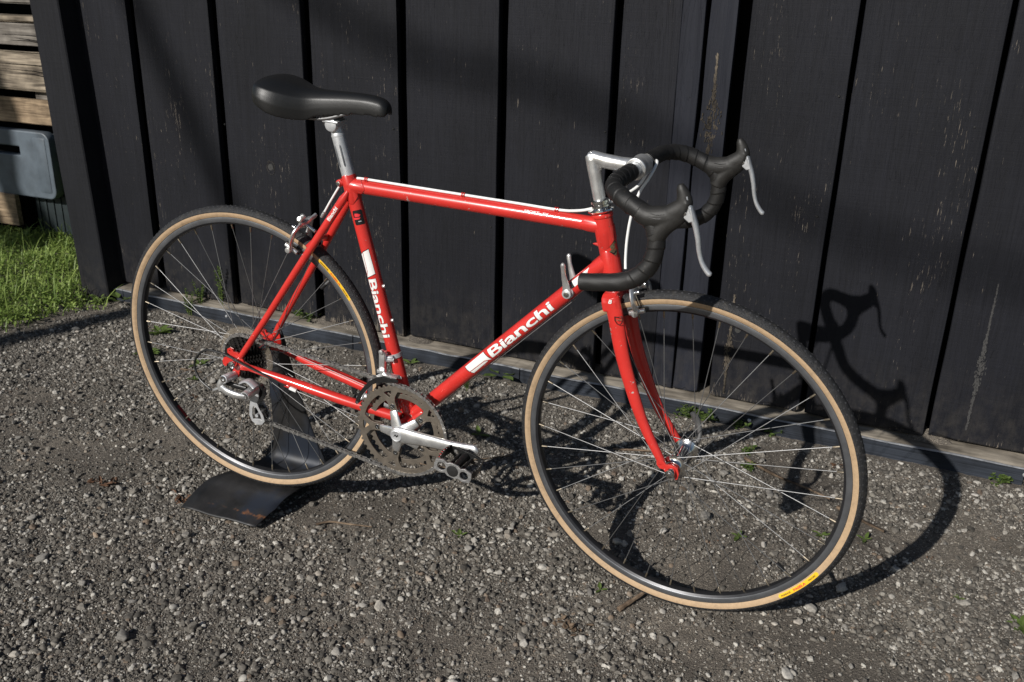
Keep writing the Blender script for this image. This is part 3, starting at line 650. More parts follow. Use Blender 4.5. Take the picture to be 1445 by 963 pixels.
# ------------------------------------------------------------------ pallets beyond the corner
def pallet(name, label, x0, x1, y0, z0, rows, depth=0.9, blocks=(), mats=('pallet',)):
    root = empty(name, (x0, y0, z0)); tag(root, label, 'pallet', 'pallets stacked beyond the corner post')
    for k, (za, zb, dy, xr, mt) in enumerate(rows):
        mb = MB(); box(mb, (rng.uniform(-.01, .01), dy, za-z0), (x1-x0+xr, dy+.10 if zb-za < .05 else dy+.022, zb-z0), bev=.004, jit=.0028); mb.build('plank', mt, root, smooth=False)
        if zb-za > .05:
            for q in range(3):
                mb = MB(); zc = (za+zb)/2-z0+rng.uniform(-.03, .03); xe = x1-x0+xr+.002; tube(mb, [(xe-rng.uniform(.12, .4), dy-.0002, zc+rng.uniform(-.006, .006)), (xe-.08, dy-.0004, zc), (xe, dy-.0002, zc-rng.uniform(0, .01))], [.0004, .0016, .0022], 5); mb.build('crack', 'dark', root)
    for (bx, za, zb) in blocks:
        mb = MB(); box(mb, (bx, .03, za-z0), (bx+.10, .14, zb-z0), bev=.004); mb.build('block', 'pallet_grey', root, smooth=False)
    mb = MB(); box(mb, (.04, .16, rows[-1][0]-z0), (x1-x0-.03, depth, rows[0][1]-z0)); mb.build('shade_filler', 'dark', root, smooth=False)  # near-black box standing in for the shade between the planks
    return root
px1 = -2.13
pallet('wooden_pallet', 'weathered wooden pallet at the top of the stack, pale upper boards', -3.3, px1, 1.5, .95,
       [(1.035, 1.13, 0, 0, 'pallet_grey'), (.955, .982, -.01, 0, 'pallet')], blocks=[(.05, .975, 1.04), (.55, .975, 1.04)])
pallet('wooden_pallet', 'grey wooden pallet below the topmost one, split lower board', -3.3, px1, 1.5, .66,
       [(.862, .950, .0, 0, 'pallet_grey'), (.672, .835, -.006, 0, 'pallet')], blocks=[(.05, .83, .865), (.55, .83, .865)])
pallet('wooden_pallet', 'wooden pallet with one bright tan board, above the blue-grey plastic pallet', -3.3, px1, 1.5, .52,
       [(.528, .635, .0, -.015, 'pallet_tan')], blocks=[(.05, .63, .67), (1.04, .63, .672)])
tag(bpy.data.objects['wooden_pallet.002'], 'wooden pallet with one bright tan board, above the blue-grey plastic pallet')
# blue ink stamp strokes on the tan board
stp = MB()
for i, bx in enumerate([.90, .925, .955, .985]): box(stp, (bx, -.0012, .03), (bx+.012, .001, .085+.004*(i % 2)))
stp.build('ink_stamp', simple('faded_blue_ink', (.15, .135, .125), .8, 0, .5, 200), bpy.data.objects['wooden_pallet.002'], smooth=False)
pl = empty('plastic_pallet', (-3.3, 1.48, .21)); tag(pl, 'blue-grey plastic pallet with a dark hand slot, under the wooden ones', 'pallet', 'pallets stacked beyond the corner post')
def rrect(x0, y0, x1, y1, r, n=5):
    out = []
    for cx, cy, a in ((x1-r, y1-r, 0), (x0+r, y1-r, 90), (x0+r, y0+r, 180), (x1-r, y0+r, 270)):
        out += [(cx+r*math.cos(rad(a+90*k/n)), cy+r*math.sin(rad(a+90*k/n))) for k in range(n+1)]
    return out
V, F = poly_mesh(rrect(0, 0, 1.15, .285, .035), [rrect(.25, .175, .98, .225, .008)], .035, .006)
mb = MB().add([(x, -z, y) for x, y, z in V], F); mb.build('side_panel', 'bluepl', pl)
mb = MB(); box(mb, (1.06, -.028, .02), (1.135, .10, .27), bev=.012); mb.build('corner_rib', 'bluepl', pl)
mb = MB(); box(mb, (.02, .05, .02), (1.12, .9, .26)); mb.build('inside', 'dark', pl, smooth=False)  # near-black fill painted in for the shade behind the slot
lw = empty('wooden_pallet', (-3.3, 1.46, .03)); tag(lw, 'tan stained wooden pallet resting on the grass, lowest of the stack', 'pallet', 'pallets stacked beyond the corner post')
mb = MB(); box(mb, (0, -.01, .03), (.905, .014, .175), bev=.003, jit=.001); mb.build('plank', 'pallet_tan', lw, smooth=False)
mb = MB(); box(mb, (0, .05, -.03), (.90, .9, .17)); mb.build('shade_filler', 'dark', lw, smooth=False)  # near-black fill in place of the shade behind the plank
bn = empty('plastic_crate', (-2.36, 1.52, .0)); tag(bn, 'dark green plastic crate in shade beside the lowest pallet', 'crate')
mb = MB(); box(mb, (0, 0, 0), (.24, .5, .40), bev=.02); mb.build('body', 'darkpl', bn)
for k in range(5):
    mb = MB(); box(mb, (.02+.045*k, -.006, .03), (.035+.045*k, .002, .37), bev=.003); mb.build('rib', 'darkpl', bn)

# ------------------------------------------------------------------ grass and weeds
def blade(mb, x, y, z, h, w, az, bend):
    d = np.array([math.cos(az), math.sin(az)]); s = np.array([-d[1], d[0]])*w/2; P = []
    for t in (0, .4, .75, 1): o = d*bend*h*t*t; P.append((x+o[0], y+o[1], z+h*t*(1-.25*bend*t)))
    ws = (1, .9, .55, 0.0); V = []
    for p, k in zip(P[:3], ws): V += [(p[0]-s[0]*k, p[1]-s[1]*k, p[2]), (p[0]+s[0]*k, p[1]+s[1]*k, p[2])]
    V.append(P[3]); mb.add(V, [(0, 1, 3, 2), (2, 3, 5, 4), (4, 5, 6)])
def leaf(mb, c, az, pitch, l, w, fold=.25, tip=.75):
    """folded oval leaf, base at c"""
    R_ = Euler((0, -pitch, az)).to_matrix(); pts = [(0, 0, 0), (l*.35, -w/2, -fold*0), (l*.35, w/2, 0), (l*tip, -w*.38, 0), (l*tip, w*.38, 0), (l, 0, -.1*l), (l*.4, 0, -fold*w), (l*tip, 0, -fold*w*.8)]
    V = [tuple(Vector(c)+R_ @ Vector(p)) for p in pts]
    mb.add(V, [(0, 1, 6), (0, 6, 2), (1, 3, 7, 6), (6, 7, 4, 2), (3, 5, 7), (7, 5, 4)])
gb = MB(); r_ = np.random.default_rng(5)
def lawn_ok(x, y):
    edge = -1.46+0.05*math.sin(y*9)+.03*math.sin(y*23)+(.0 if y > .35 else -(0.35-y)*1.3)
    return x < edge and not (x > -1.56 and y > .93)
cnt = 0
while cnt < 38000:
    x = r_.uniform(-3.1, -1.35); y = r_.uniform(.15, 2.2)
    if not lawn_ok(x+r_.normal(0, .02), y): continue
    if r_.random() > .35+.65*lattice_noise(np.array(x+9), np.array(y+9), 9, 33)*1.3: continue
    z = float(ground_z(x, y)); cnt += 1; hh = .5+lattice_noise(np.array(x+3), np.array(y+4), 7, 44)
    if r_.random() < .36: blade(gb, x, y, z, (r_.uniform(.025, .075) if r_.random() < .85 else r_.uniform(.07, .13))*hh, r_.uniform(.0025, .0055), r_.uniform(0, 6.28), r_.uniform(.2, 1.1))
    else:
        c = (x, y, z+r_.uniform(.006, .045)*hh)
        leaf(gb, c, r_.uniform(0, 6.28), r_.uniform(-.2, .9), r_.uniform(.009, .022), r_.uniform(.006, .014))
tag(gb.build('grass', 'grass', None, smooth=False), 'sunlit short green grass and clover left of the post', 'grass', kind='stuff')

def weed(x, y, label, kind, s=1.0, z=None, seed=0, stems=3, group=None):
    r_ = np.random.default_rng(seed+int(abs(x*997)+abs(y*313))); z = float(ground_z(x, y)) if z is None else z
    root = empty('weed', (x, y, z)); tag(root, label, 'weed', 'weeds growing along the wall foot and in the gravel')
    if kind == 'tall':
        for k in range(stems):
            h = s*r_.uniform(.7, 1.1); az = r_.uniform(0, 6.28); bend = r_.uniform(.05, .22); ox, oy = r_.normal(0, .006, 2)
            P = spline([(ox, oy, 0), (ox+bend*h*.3*math.cos(az), oy+bend*h*.3*math.sin(az), h*.5), (ox+bend*h*math.cos(az), oy+bend*h*math.sin(az), h)], 6)
            mb = MB(); tube(mb, P, np.linspace(.0013, .0005, len(P)), 6); mb.build('stem', 'leaf', root)
            lb = MB()
            for t in np.arange(.18, 1, .045):
                i = min(int(t*(len(P)-1)), len(P)-1)
                for q in range(3): leaf(lb, P[i]+r_.normal(0, .001, 3), r_.uniform(0, 6.28), r_.uniform(.1, .9), r_.uniform(.008, .016)*(1.15-.5*t), r_.uniform(.003, .006))
            lb.build('foliage', 'leaf', root, smooth=False)
    elif kind == 'rosette':
        n = stems
        for k in range(n):
            mb = MB(); az = k/n*6.28+r_.normal(0, .25); l = s*r_.uniform(.7, 1.15); leaf(mb, (0, 0, .003), az, r_.uniform(.12, .5), l, l*r_.uniform(.32, .46), .2, .7); mb.build('leaf', 'leaf', root, smooth=False)
    elif kind == 'clump':
        lb = MB(); sb = MB()
        for k in range(stems):
            a = r_.uniform(0, 6.28); rr = s*math.sqrt(r_.random())*.9; h = s*r_.uniform(.15, .9)*(1-.4*rr/s); tip = np.array([rr*math.cos(a), rr*math.sin(a), h])
            tube(sb, [(0, 0, 0), tuple(tip*.5+np.array([0, 0, h*.1])), tuple(tip)], .0007, 5)
            for q in range(5): leaf(lb, tip+r_.normal(0, .003, 3), r_.uniform(0, 6.28), r_.uniform(-.2, .7), r_.uniform(.007, .014), r_.uniform(.006, .012), .15)
        sb.build('stem', 'leaf', root); lb.build('foliage', 'leaf', root, smooth=False)
    elif kind == 'big':
        for k in range(stems):
            az = [0.2, 2.6, 3.9, 5.2, 1.2, 2.0][k % 6]+r_.normal(0, .2); l = s*r_.uniform(.8, 1.2)
            mb = MB(); leaf(mb, (0.012*math.cos(az), .012*math.sin(az), .02), az, r_.uniform(.1, .5), l, l*.55, .15, .72); mb.build('leaf', 'leaf', root, smooth=False)
    return root
weed(-1.00, .985, 'tall spindly green weed against the wall, seen through the rear wheel near its left rim', 'tall', .125, seed=1, stems=5)
weed(-.905, 1.0, 'tall feathery weed growing from the ledge inside the upper rear wheel', 'tall', .15, z=.045, seed=2, stems=3)
weed(-1.03, .96, 'drooping weed stalk below the ledge at the left of the rear wheel', 'tall', .10, seed=4, stems=3)
weed(-.53, .985, 'dark weed clump on the ledge below the second gap left of the saddle', 'clump', .045, z=.05, seed=6, stems=18)
weed(-1.00, .77, 'broad-leaved green weed on gravel inside the rear rim, upper one', 'rosette', .050, seed=7, stems=13)
weed(-.90, .60, 'broad-leaved green weed on gravel inside the rear rim, lower one', 'rosette', .046, seed=8, stems=12)
weed(-.70, .61, 'small green weed beside the black derailleur cable loop', 'rosette', .040, seed=9, stems=7)
weed(-.63, .50, 'tiny weed below the derailleur cable loop', 'rosette', .025, seed=10, stems=6)
weed(-1.345, .95, 'leafy weed at the wall foot just right of the corner post', 'big', .06, seed=11, stems=5)
weed(-1.41, .93, 'thin sprig right by the foot of the corner post', 'clump', .03, seed=12, stems=8)
weed(.845, .885, 'leafy clump by the ledge behind the front hub, left part', 'clump', .05, seed=13, stems=26)
weed(.905, .895, 'taller leafy clump by the ledge behind the front hub, middle part', 'clump', .06, seed=14, stems=34)
weed(1.0, .88, 'small leafy clump by the ledge behind the front hub, right part', 'clump', .035, seed=15, stems=14)
weed(1.09, .885, 'round-leaved weed against the skirting behind the front spokes', 'clump', .03, seed=16, stems=10)
weed(.24, .90, 'broad leaf plant behind the down tube lettering, against the skirting', 'big', .052, seed=17, stems=5)
weed(.17, .80, 'dangling thin weed behind the down tube emblem', 'tall', .07, seed=18, stems=2)
weed(-.08, .90, 'narrow grass-leaved weed by the skirting right of the seat tube foot', 'rosette', .045, seed=19, stems=4)
weed(.33, .53, 'small green leaf weed in the shade right of the chainrings', 'rosette', .036, seed=20, stems=3)
weed(1.085, .31, 'four-leaved seedling on gravel inside the lower front wheel', 'rosette', .026, seed=21, stems=4)
weed(.495, .045, 'small seedling on the gravel between the wheels below the pedal', 'rosette', .024, seed=22, stems=4)
weed(1.265, .395, 'green seedling touching the right inside of the front rim', 'rosette', .024, seed=23, stems=5)
weed(1.36, .42, 'tiny seedling just right of the front tyre', 'rosette', .022, seed=24, stems=4)
weed(1.06, .655, 'small leafy weed in the ground shade right of the front hub', 'clump', .022, seed=25, stems=8)
weed(1.05, .74, 'pair of round leaves near the skirting right of the front hub', 'clump', .022, seed=26, stems=7)
weed(1.67, .215, 'star-shaped green weed at the lower right edge of the yard', 'rosette', .034, seed=27, stems=8)
weed(1.555, .265, 'tiny green sprout left of the star-shaped weed', 'rosette', .014, seed=28, stems=4)
weed(1.675, .842, 'round green weed against the skirting at far right', 'clump', .026, seed=29, stems=14)
weed(1.755, .70, 'green weed cut by the right edge of the picture', 'rosette', .034, seed=30, stems=6)
weed(.85, -.02, 'flat grass sprig by the twig under the front rim', 'rosette', .02, seed=31, stems=3)

# twigs and dead leaves on the gravel
def twig(pts, r, label, col='bark'):
    P = spline([(x, y, float(ground_z(x, y))+.006+dz) for x, y, dz in pts], 6); c = P[0].copy()
    mb = MB(); k = len(P); tube(mb, P-c, r*np.linspace(1, .55, k)*(1+.12*np.sin(np.arange(k)*1.7)), 7)
    o = mb.build('twig', col, None); o.location = tuple(c); tag(o, label, 'twig')
twig([(.905, -.07, .0), (.925, -.035, .004), (.95, .01, .008)], .0058, 'short broken brown twig touching the lower front tyre')
twig([(1.04, .70, 0), (1.13, .63, .004), (1.2, .60, .004), (1.27, .565, .002)], .004, 'pale twig lying behind the right side of the front wheel')
twig([(1.29, .535, 0), (1.35, .49, .003), (1.40, .465, .003)], .0048, 'pale twig end showing right of the front tyre')
twig([(.175, -.055, 0), (.20, -.035, .004), (.25, -.03, .004), (.30, -.015, .002)], .0028, 'grey curved twig on gravel right of the steel stand')
twig([(.17, .30, 0), (.32, .31, .003), (.42, .33, .002)], .0028, 'thin straw stalk under the pedal')
twig([(.36, .37, 0), (.46, .44, .004)], .0022, 'thin orange stalk right of the pedal')
twig([(.70, .60, 0), (.80, .62, .004), (.87, .65, .001)], .003, 'straight pale stalk left of the front hub')
twig([(-.72, .545, 0), (-.64, .55, .002)], .003, 'short tan stick below the cable loop')
def debris(x, y, s, label, n=14, mat='debris', seed=0):
    r_ = np.random.default_rng(seed); mb = MB(); z = float(ground_z(x, y))
    for k in range(n):
        c = r_.normal(0, s*.35, 3)*np.array([1.5, .8, .25]); c[2] = abs(c[2])+.003
        leaf(mb, c, r_.uniform(0, 6.28), r_.normal(0, .4), s*r_.uniform(.3, .8), s*r_.uniform(.15, .35), r_.uniform(-.3, .5))
    o = mb.build('dead_leaf_clump', mat, None, smooth=False); o.location = (x, y, z); tag(o, label, 'debris')
debris(-.40, -.10, .035, 'brown crumpled debris at the left edge of the yard', 22, seed=1)
debris(-.18, -.08, .035, 'rust-brown debris touching the left corner of the steel stand', 24, seed=2)
debris(.82, -.155, .028, 'strip of torn bark and dead leaf below the front wheel', 26, 'bark', seed=3)
debris(1.30, .765, .030, 'reddish dead leaves against the skirting behind the front tyre', 30, seed=4)
debris(1.50, .40, .014, 'small brown leaf right of the front wheel shadow', 6, seed=5)
debris(-.55, .40, .018, 'small dark dead leaf left of the rear tyre', 8, seed=6)
debris(-1.08, .80, .022, 'dead leaf near the wall left of the rear wheel', 8, seed=7)
debris(1.04, .26, .012, 'little orange leaf beside the seedling in the front wheel', 4, seed=8)
debris(-1.50, .90, .02, 'dry brown litter between grass and post', 16, seed=9)
debris(.24, .20, .014, 'brown leaf flake below the chainrings', 5, seed=10)

# ------------------------------------------------------------------ unseen bare tree added behind the camera; limbs shaped to shade wall and yard
tr_ = empty('added_shade_tree', (-4.3, -5.6, 0)); tag(tr_, 'added bare tree outside the picture, limbs shaped to shade wall and yard', 'tree')
sdn = np.array(SUN_DIR)
def limb(targets, dist, r, name='limb', pre=()):
    P = [np.array(p, float) for p in pre]+[np.array(p, float)-sdn*d for p, d in zip(targets, dist)]; P = spline(P, 8)-np.array([-4.3, -5.6, 0]); k = len(P)
    mb = MB(); tube(mb, P, np.linspace(r[0], r[1], k)*(1+.06*np.sin(np.arange(k)*1.3)), 10); mb.build(name, 'bark', tr_)
limb([(-3.2, .9, 1.4), (-2.9, .95, 2.6)], (6.5, 6.6), (.11, .07), 'trunk', pre=[(-4.3, -5.6, -.1), (-4.25, -5.5, 1.5), (-4.5, -5.0, 3.2)])
limb([(-2.0, .97, 2.0), (-1.35, .97, 1.35), (-1.06, .97, .86), (-.86, .97, .45), (-.80, .97, .30)], (15, 15.1, 15.2, 15.3, 15.4), (.055, .036), pre=[(-6.0, -9.6, 8.6)])
limb([(-1.62, .08, 0), (-1.48, .35, 0), (-1.36, .62, 0), (-1.24, .93, 0.0), (-1.2, 1.0, .10)], (6.0, 6.1, 6.2, 6.3, 6.3), (.060, .050), pre=[(-4.4, -5.2, 1.6)])
limb([(-1.0, .97, 1.45), (-.2, .97, 1.0), (.30, .97, .90), (.65, .97, .78), (1.05, .95, .62), (1.5, .93, .52), (2.0, .93, .50)], (15, 15.2, 15.4, 15.5, 15.6, 15.7, 15.8), (.040, .018), pre=[(-4.9, -4.7, 4.9), (-5.2, -8.5, 8.0)])
limb([(-2.6, 1.4, .9), (-2.42, 1.45, .6), (-2.40, 1.45, .2), (-2.2, 1.3, 0)], (6.2, 6.3, 6.4, 6.4), (.07, .05), pre=[(-4.5, -5.0, 3.3)])

# ------------------------------------------------------------------ bent steel bicycle stand
st = empty('bicycle_stand', (0, 0, 0)); tag(st, 'bent black steel plate with rust marks holding up the rear wheel', 'bicycle stand')
prof = [(-.128, .006, -.150, .060), (-.105, .012, -.150, .064), (-.085, .019, -.1495, .070), (-.066, .024, -.149, .075), (-.048, .030, -.145, .076), (-.030, .0385, -.135, .082), (-.010, .0425, -.120, .088), (.010, .043, -.105, .091),
        (.03, .040, -.108, .092), (.05, .034, -.110, .093), (.075, .028, -.108, .093), (.10, .026, -.100, .091), (.120, .030, -.090, .088), (.131, .042, -.080, .084), (.134, .06, -.072, .078), (.131, .10, -.066, .063), (.125, .16, -.060, .047), (.118, .22, -.056, .034), (.110, .28, -.050, .024), (.103, .33, -.042, .017), (.098, .375, -.032, .012), (.096, .40, -.022, .006)]
sp = spline(prof, 4); V = []; nxx = 8
for (y, z, xa, xb) in sp:
    for i in range(nxx+1): x = xa+(xb-xa)*i/nxx; V.append((x, y+.0012*math.sin(i*1.2+z*20), z+.0010*math.sin(x*60+y*30)))
F = [(j*(nxx+1)+i, j*(nxx+1)+i+1, (j+1)*(nxx+1)+i+1, (j+1)*(nxx+1)+i) for j in range(len(sp)-1) for i in range(nxx)]
mb = MB().add(V, F); pln = mb.build('bent_plate', 'stand', st); so = pln.modifiers.new('thick', 'SOLIDIFY'); so.thickness = .0032; so.offset = -1
mb = MB(); cyl(mb, (-.006, .060, .381), (-.006, .112, .376), .0075, 14, bev=.001); mb.build('axle_catch', 'stand', st)

# ------------------------------------------------------------------ the bicycle (hub-line frame: x forward, z up, -y = chain side)
RW = 0.3365; L_ = 0.99120; TH = -0.045124; HR = 0.3812; LEAN = 0.0242
bike = empty('bicycle')
c_, s_ = math.cos(TH), math.sin(TH)
Mxz = Matrix(((c_, 0, -s_, 0), (0, 1, 0, 0), (s_, 0, c_, 0), (0, 0, 0, 1)))
bike.matrix_world = Matrix.Rotation(LEAN, 4, 'X') @ Matrix.Translation((0, 0, HR)) @ Mxz
tag(bike, 'red road bicycle with black drop bars and tan-walled tyres on a steel stand', 'bicycle')
def steer(ang):
    ax = Vector((-math.cos(rad(74)), 0, math.sin(rad(74)))); fh = Vector((L_, 0, 0)); piv = fh-0.0726*Vector((math.sin(rad(74)), 0, math.cos(rad(74))))
    return Matrix.Translation(piv) @ Matrix.Rotation(ang, 4, ax) @ Matrix.Translation(-piv)
SW = steer(-0.1003); SB = steer(-0.064)
HAX = lambda z: 0.8010-(z-0.4)*0.28675      # x of the steering axis at height z
hd = np.array([-math.cos(rad(74)), 0, math.sin(rad(74))])
def hp(z): return np.array([HAX(z), 0, z])
BB = np.array([0.4080, 0, -0.0725]); STt = np.array([0.2630, 0, 0.4300])
sd = (STt-BB)/np.linalg.norm(STt-BB)
# frame
fm = MB()
tube(fm, [BB, STt+sd*.018], .0143, 28)
TTa = np.array([.2665, 0, .4275]); TTb = hp(.4300)
tube(fm, [TTa, TTb], .0140, 28)
DTa = np.array([.402, 0, -.066]); DTb = hp(.3700); dd = (DTb-DTa)/np.linalg.norm(DTb-DTa)
tube(fm, [DTa, DTb], .0158, 28)
tube(fm, [hp(.322), hp(.454)], .0175, 32)
for z, w in ((.322, .006), (.446, .008)): lathe(fm, [(.0, 0), (.0188, 0), (.0195, .002), (.0195, w-.002), (.0185, w), (.0, w)], n=32, axis='Z', closed=False, matx=Matrix.Translation(hp(z)) @ Matrix.Rotation(-rad(16), 4, 'Y'))
# lugs: thin sleeves with pointed ends
def lug(P0, d, r, l, n=32, th=.0016, pts=2, phase=0.0):
    d = np.array(d)/np.linalg.norm(d); u = np.array([0, 1., 0]); w = np.cross(d, u); V = []; 
    for k in range(n):
        a = k/n*2*PI; e = l*(0.80+0.20*math.cos(pts*a+phase))
        for t, rr in ((0, r+th), (e-.0015, r+th*.9), (e, r+th*.35), (e+.0002, r-.001)): V.append(np.array(P0)+d*t+(u*math.cos(a)+w*math.sin(a))*rr)
    fm.add(V, [(k*4+j, ((k+1) % n)*4+j, ((k+1) % n)*4+j+1, k*4+j+1) for k in range(n) for j in range(3)])
lug(TTb, TTa-TTb, .0140, .043); lug(TTa, TTb-TTa, .0140, .036); lug(DTb, DTa-DTb, .0158, .050); lug(hp(.43), -hd, .0175, .040); lug(hp(.345), hd, .0175, .045)
lug(STt, -sd, .0143, .040); lug(BB, sd, .0143, .045); lug(BB, dd, .0158, .050); lug(STt-sd*.01, sd, .0143, .030)
cyl(fm, BB+[0, -.034, 0], BB+[0, .034, 0], .0205, 32, bev=.001)
cyl(fm, (STt+sd*.004)+[-.020, -.010, -.004], (STt+sd*.004)+[-.020, .010, -.004], .0075, 16, bev=.001)
for sgn in (-1, 1):
    yb = -.0605*1.0 if sgn < 0 else .0605
    sA = np.array([.014, sgn*.0605, .017]); sB = np.array([.2560, sgn*.0165, .402])
    P = spline([sA, sA*.75+sB*.25+[0, sgn*-.002, 0], sA*.4+sB*.6+[0, sgn*.002, 0], sB], 6); tube(fm, P, np.linspace(.0066, .0086, len(P)), 18)
    tube(fm, [sB-(sB-sA)*.03, sB, STt+[.002, sgn*.0145, -.012]], [.0087, .0088, .0040], 18)
    cA = np.array([.024, sgn*.0605, -.003]); cB = np.array([.392, sgn*.021, -.0580])
    P = spline([cA, cA*.7+cB*.3+[0, 0, -.001], cA*.35+cB*.65+[0, sgn*.004, 0], cB], 6); tube(fm, P, np.concatenate([np.linspace(.0070, .0105, 8), np.full(len(P)-8, .0112)]), 18)
# stay bridge, bent at the far side
tube(fm, spline([(.178, -.033, .290), (.190, -.012, .306), (.192, .012, .306), (.178, .033, .290)], 5), .0062, 14)
fr = fm.build('frame', 'red', bike)
# dropouts
def plate(pts, holes, y, th, mat, parent, name, bev=.0006, matx=None):
    V, F = poly_mesh(pts, holes, max(.0002, th-2*bev), bev); mb = MB().add([(x, y-z, zz) for x, zz, z in V], F)
    o = mb.build(name, mat, parent)
    if matx is not None: o.matrix_local = matx
    return o
def circ2(cx, cy, r, n=20, a0=0, a1=2*PI, close=True):
    k = n if close else n+1
    return [(cx+r*math.cos(a0+(a1-a0)*i/n), cy+r*math.sin(a0+(a1-a0)*i/n)) for i in range(k)]
DO = [(.038, -.010), (.038, .001), (.024, .007), (.018, .018), (.008, .026), (-.002, .026), (-.005, .032), (-.012, .034), (-.018, .030), (-.018, .022), (-.010, .017), (.004, .013), (-.018, .0115), (-.029, .007), (-.033, -.001), (-.032, -.009), (-.027, -.013), (-.023, -.010), (-.022, -.0045), (-.004, -.0055), (-.002, -.012), (-.008, -.022), (-.008, -.032), (-.001, -.037), (.006, -.033), (.009, -.024), (.012, -.013)]
plate(DO, [circ2(-.0115, .0275, .0024, 10)], -.0605, .006, 'red', fr, 'dropout')
plate([p for p in DO if p[1] > -.0135]+[(.012, -.013)], [circ2(-.0115, .0275, .0024, 10)], .0605, .006, 'red', fr, 'dropout')
plate([(.010, .010), (.020, .004), (.034, -.002), (.037, .010), (.034, .026), (.032, .046), (.028, .056), (.022, .044), (.016, .028)], [], .0600, .0040, 'red', fr, 'dropout')
# brazed-on bits
for x in (.300, .511, .700):
    gb_ = MB()
    z = .4275+(x-.2665)*.0025/.525
    for dx in (-.0022, .0022): lathe(gb_, [(.0031, -.0012), (.0046, -.0012), (.0046, .0012), (.0031, .0012)], (x+dx, -.002, z+.0168), axis='X', n=14)
    gb_.build('cable_guide', 'red', fr)
mb = MB(); tube(mb, [hp(.393)+[-.016, 0, 0], hp(.393)+[-.0225, 0, .0005], hp(.393)+[-.0285, -.001, .0005]], [.0042, .0030, .0008], 10); mb.build('pump_peg', 'red', fr)
mb = MB(); cyl(mb, (.122, -.052, -.029), (.135, -.052, -.031), .0050, 12, bev=.0006); mb.build('cable_stop', 'red', fr)
for zz in (.222, .150):
    P = BB+sd*((zz+.0725)/sd[2]); nrm = np.array([sd[2], 0, -sd[0]])
    mb = MB(); cyl(mb, P+nrm*.013, P+nrm*.0195, .0040, 12, bev=.0008); mb.build('bottle_boss_bolt', 'alloy', fr)

# lettering
def emblem(h, l):
    """the slanted double bar beside the name"""
    u = lambda a, b: (a/206*l, (79+b)/79*h)
    A = [u(0, 0-4), u(206, 4), u(230, -75), u(200, -68), u(190, -46), u(15, -52), u(-2, -30)]
    A = [u(-32+32, -4), u(205, 0), u(230, -79), u(178, -55), u(16, -52)]
    B = [u(20, -57), u(172, -60), u(196, -70), u(196, -73), u(32, -79)]
    return [A, B]
def art(kind, h, l):
    V = []; F = []
    for P in emblem(h, l): F.append(tuple(range(len(V), len(V)+len(P)))); V += P
    return V, F
def name_on(P0, d, r, s0, l_emb, gap, l_txt, h, y0, bold=.022):
    P0 = np.array(P0)+np.array(d)*s0
    for li, (mat, b, lift) in enumerate((('ink', bold+.012, .00022), ('decal', bold, .00042))):
        V, F = text_mesh('Bianchi', 1.0, b, 1.25, 0.0, .97)
        e = .0 if mat == 'decal' else .0005
        V = fit2d(V, l_emb+gap-e, -e, l_txt+2*e, h+2*e)
        V = [(x+(y/h)*0.0, y) for x, y in V]
        mb = MB(); wrap_tube(mb, V, F, P0, d, r, lift=lift, y0=y0)
        mb.build('lettering' if mat == 'decal' else 'lettering_outline', mat, fr, smooth=False)
        mb = MB()
        for P in emblem(h*1.15, l_emb):
            c0 = np.mean(P, 0); Q = [tuple(c0+(np.array(p)-c0)*(1+(0 if mat == 'decal' else 2*e/max(np.ptp(np.array(P), 0))+.04))) for p in P]
            wrap_tube(mb, Q, [tuple(range(len(Q)))], P0, d, r, lift=lift, y0=y0-.001)
        mb.build('emblem_bars' if mat == 'decal' else 'emblem_outline', mat, fr, smooth=False)
name_on(DTa, dd, .0158, .205, .056, .011, .178, .0205, -.0085)
name_on(STt, -sd, .0143, .134, .052, .010, .128, .0185, -.0095)
def small_text(s, P0, d, r, s0, w, h, y0, mat='decal', bold=.03, parent=None, normal=(0, -1, 0), mtx=None, lift=.0004, name='lettering'):
    V, F = text_mesh(s, 1.0, bold, 1.2); V = fit2d(V, 0, 0, w, h); mb = MB()
    wrap_tube(mb, V, F, np.array(P0)+np.array(d)*s0, d, r, normal=normal, lift=lift, y0=y0); return mb.build(name, mat, parent or fr, smooth=False)
tdir = (TTb-TTa)/np.linalg.norm(TTb-TTa)
small_text('SPORT', TTa, tdir, .0140, .3735, .0300, .0050, .0055); small_text('SX', TTa, tdir, .0140, .4100, .0120, .0050, .0052)
ssd = np.array([.2560-.014, .0165*-1+.0605, .402-.017]); ssd /= np.linalg.norm(ssd)
small_text('Bianchi', np.array([.014, -.0605, .017]), ssd, .0088, .402, .034, .0078, -.0042)
# dealer sticker on the seat tube
def patch(P0, d, r, s0, poly, y0, mat, name, parent=None, lift=.0003, normal=(0, -1, 0)):
    mb = MB(); wrap_tube(mb, poly, [tuple(range(len(poly)))], np.array(P0)+np.array(d)*s0, d, r, normal=normal, lift=lift, y0=y0); return mb.build(name, mat, parent or fr, smooth=False)
patch(STt, -sd, .0143, .052, rrect(0, 0, .030, .020, .003), -.0035, 'ink', 'dealer_sticker', lift=.0003)
patch(STt, -sd, .0143, .052, [(.006, .004), (.009, .003), (.013, .003), (.0135, .012), (.010, .015), (.007, .010)], -.0035, 'lred', 'sticker_print', lift=.0006)
patch(STt, -sd, .0143, .052, [(.0145, .0), (.0185, .0), (.0185, .011), (.0155, .014)], -.0035, 'lred', 'sticker_print', lift=.0006)
patch(STt, -sd, .0143, .052, [(.022, .008), (.024, .008), (.024, .014), (.022, .014)], -.0035, 'alloy_dull', 'sticker_print', lift=.0006)
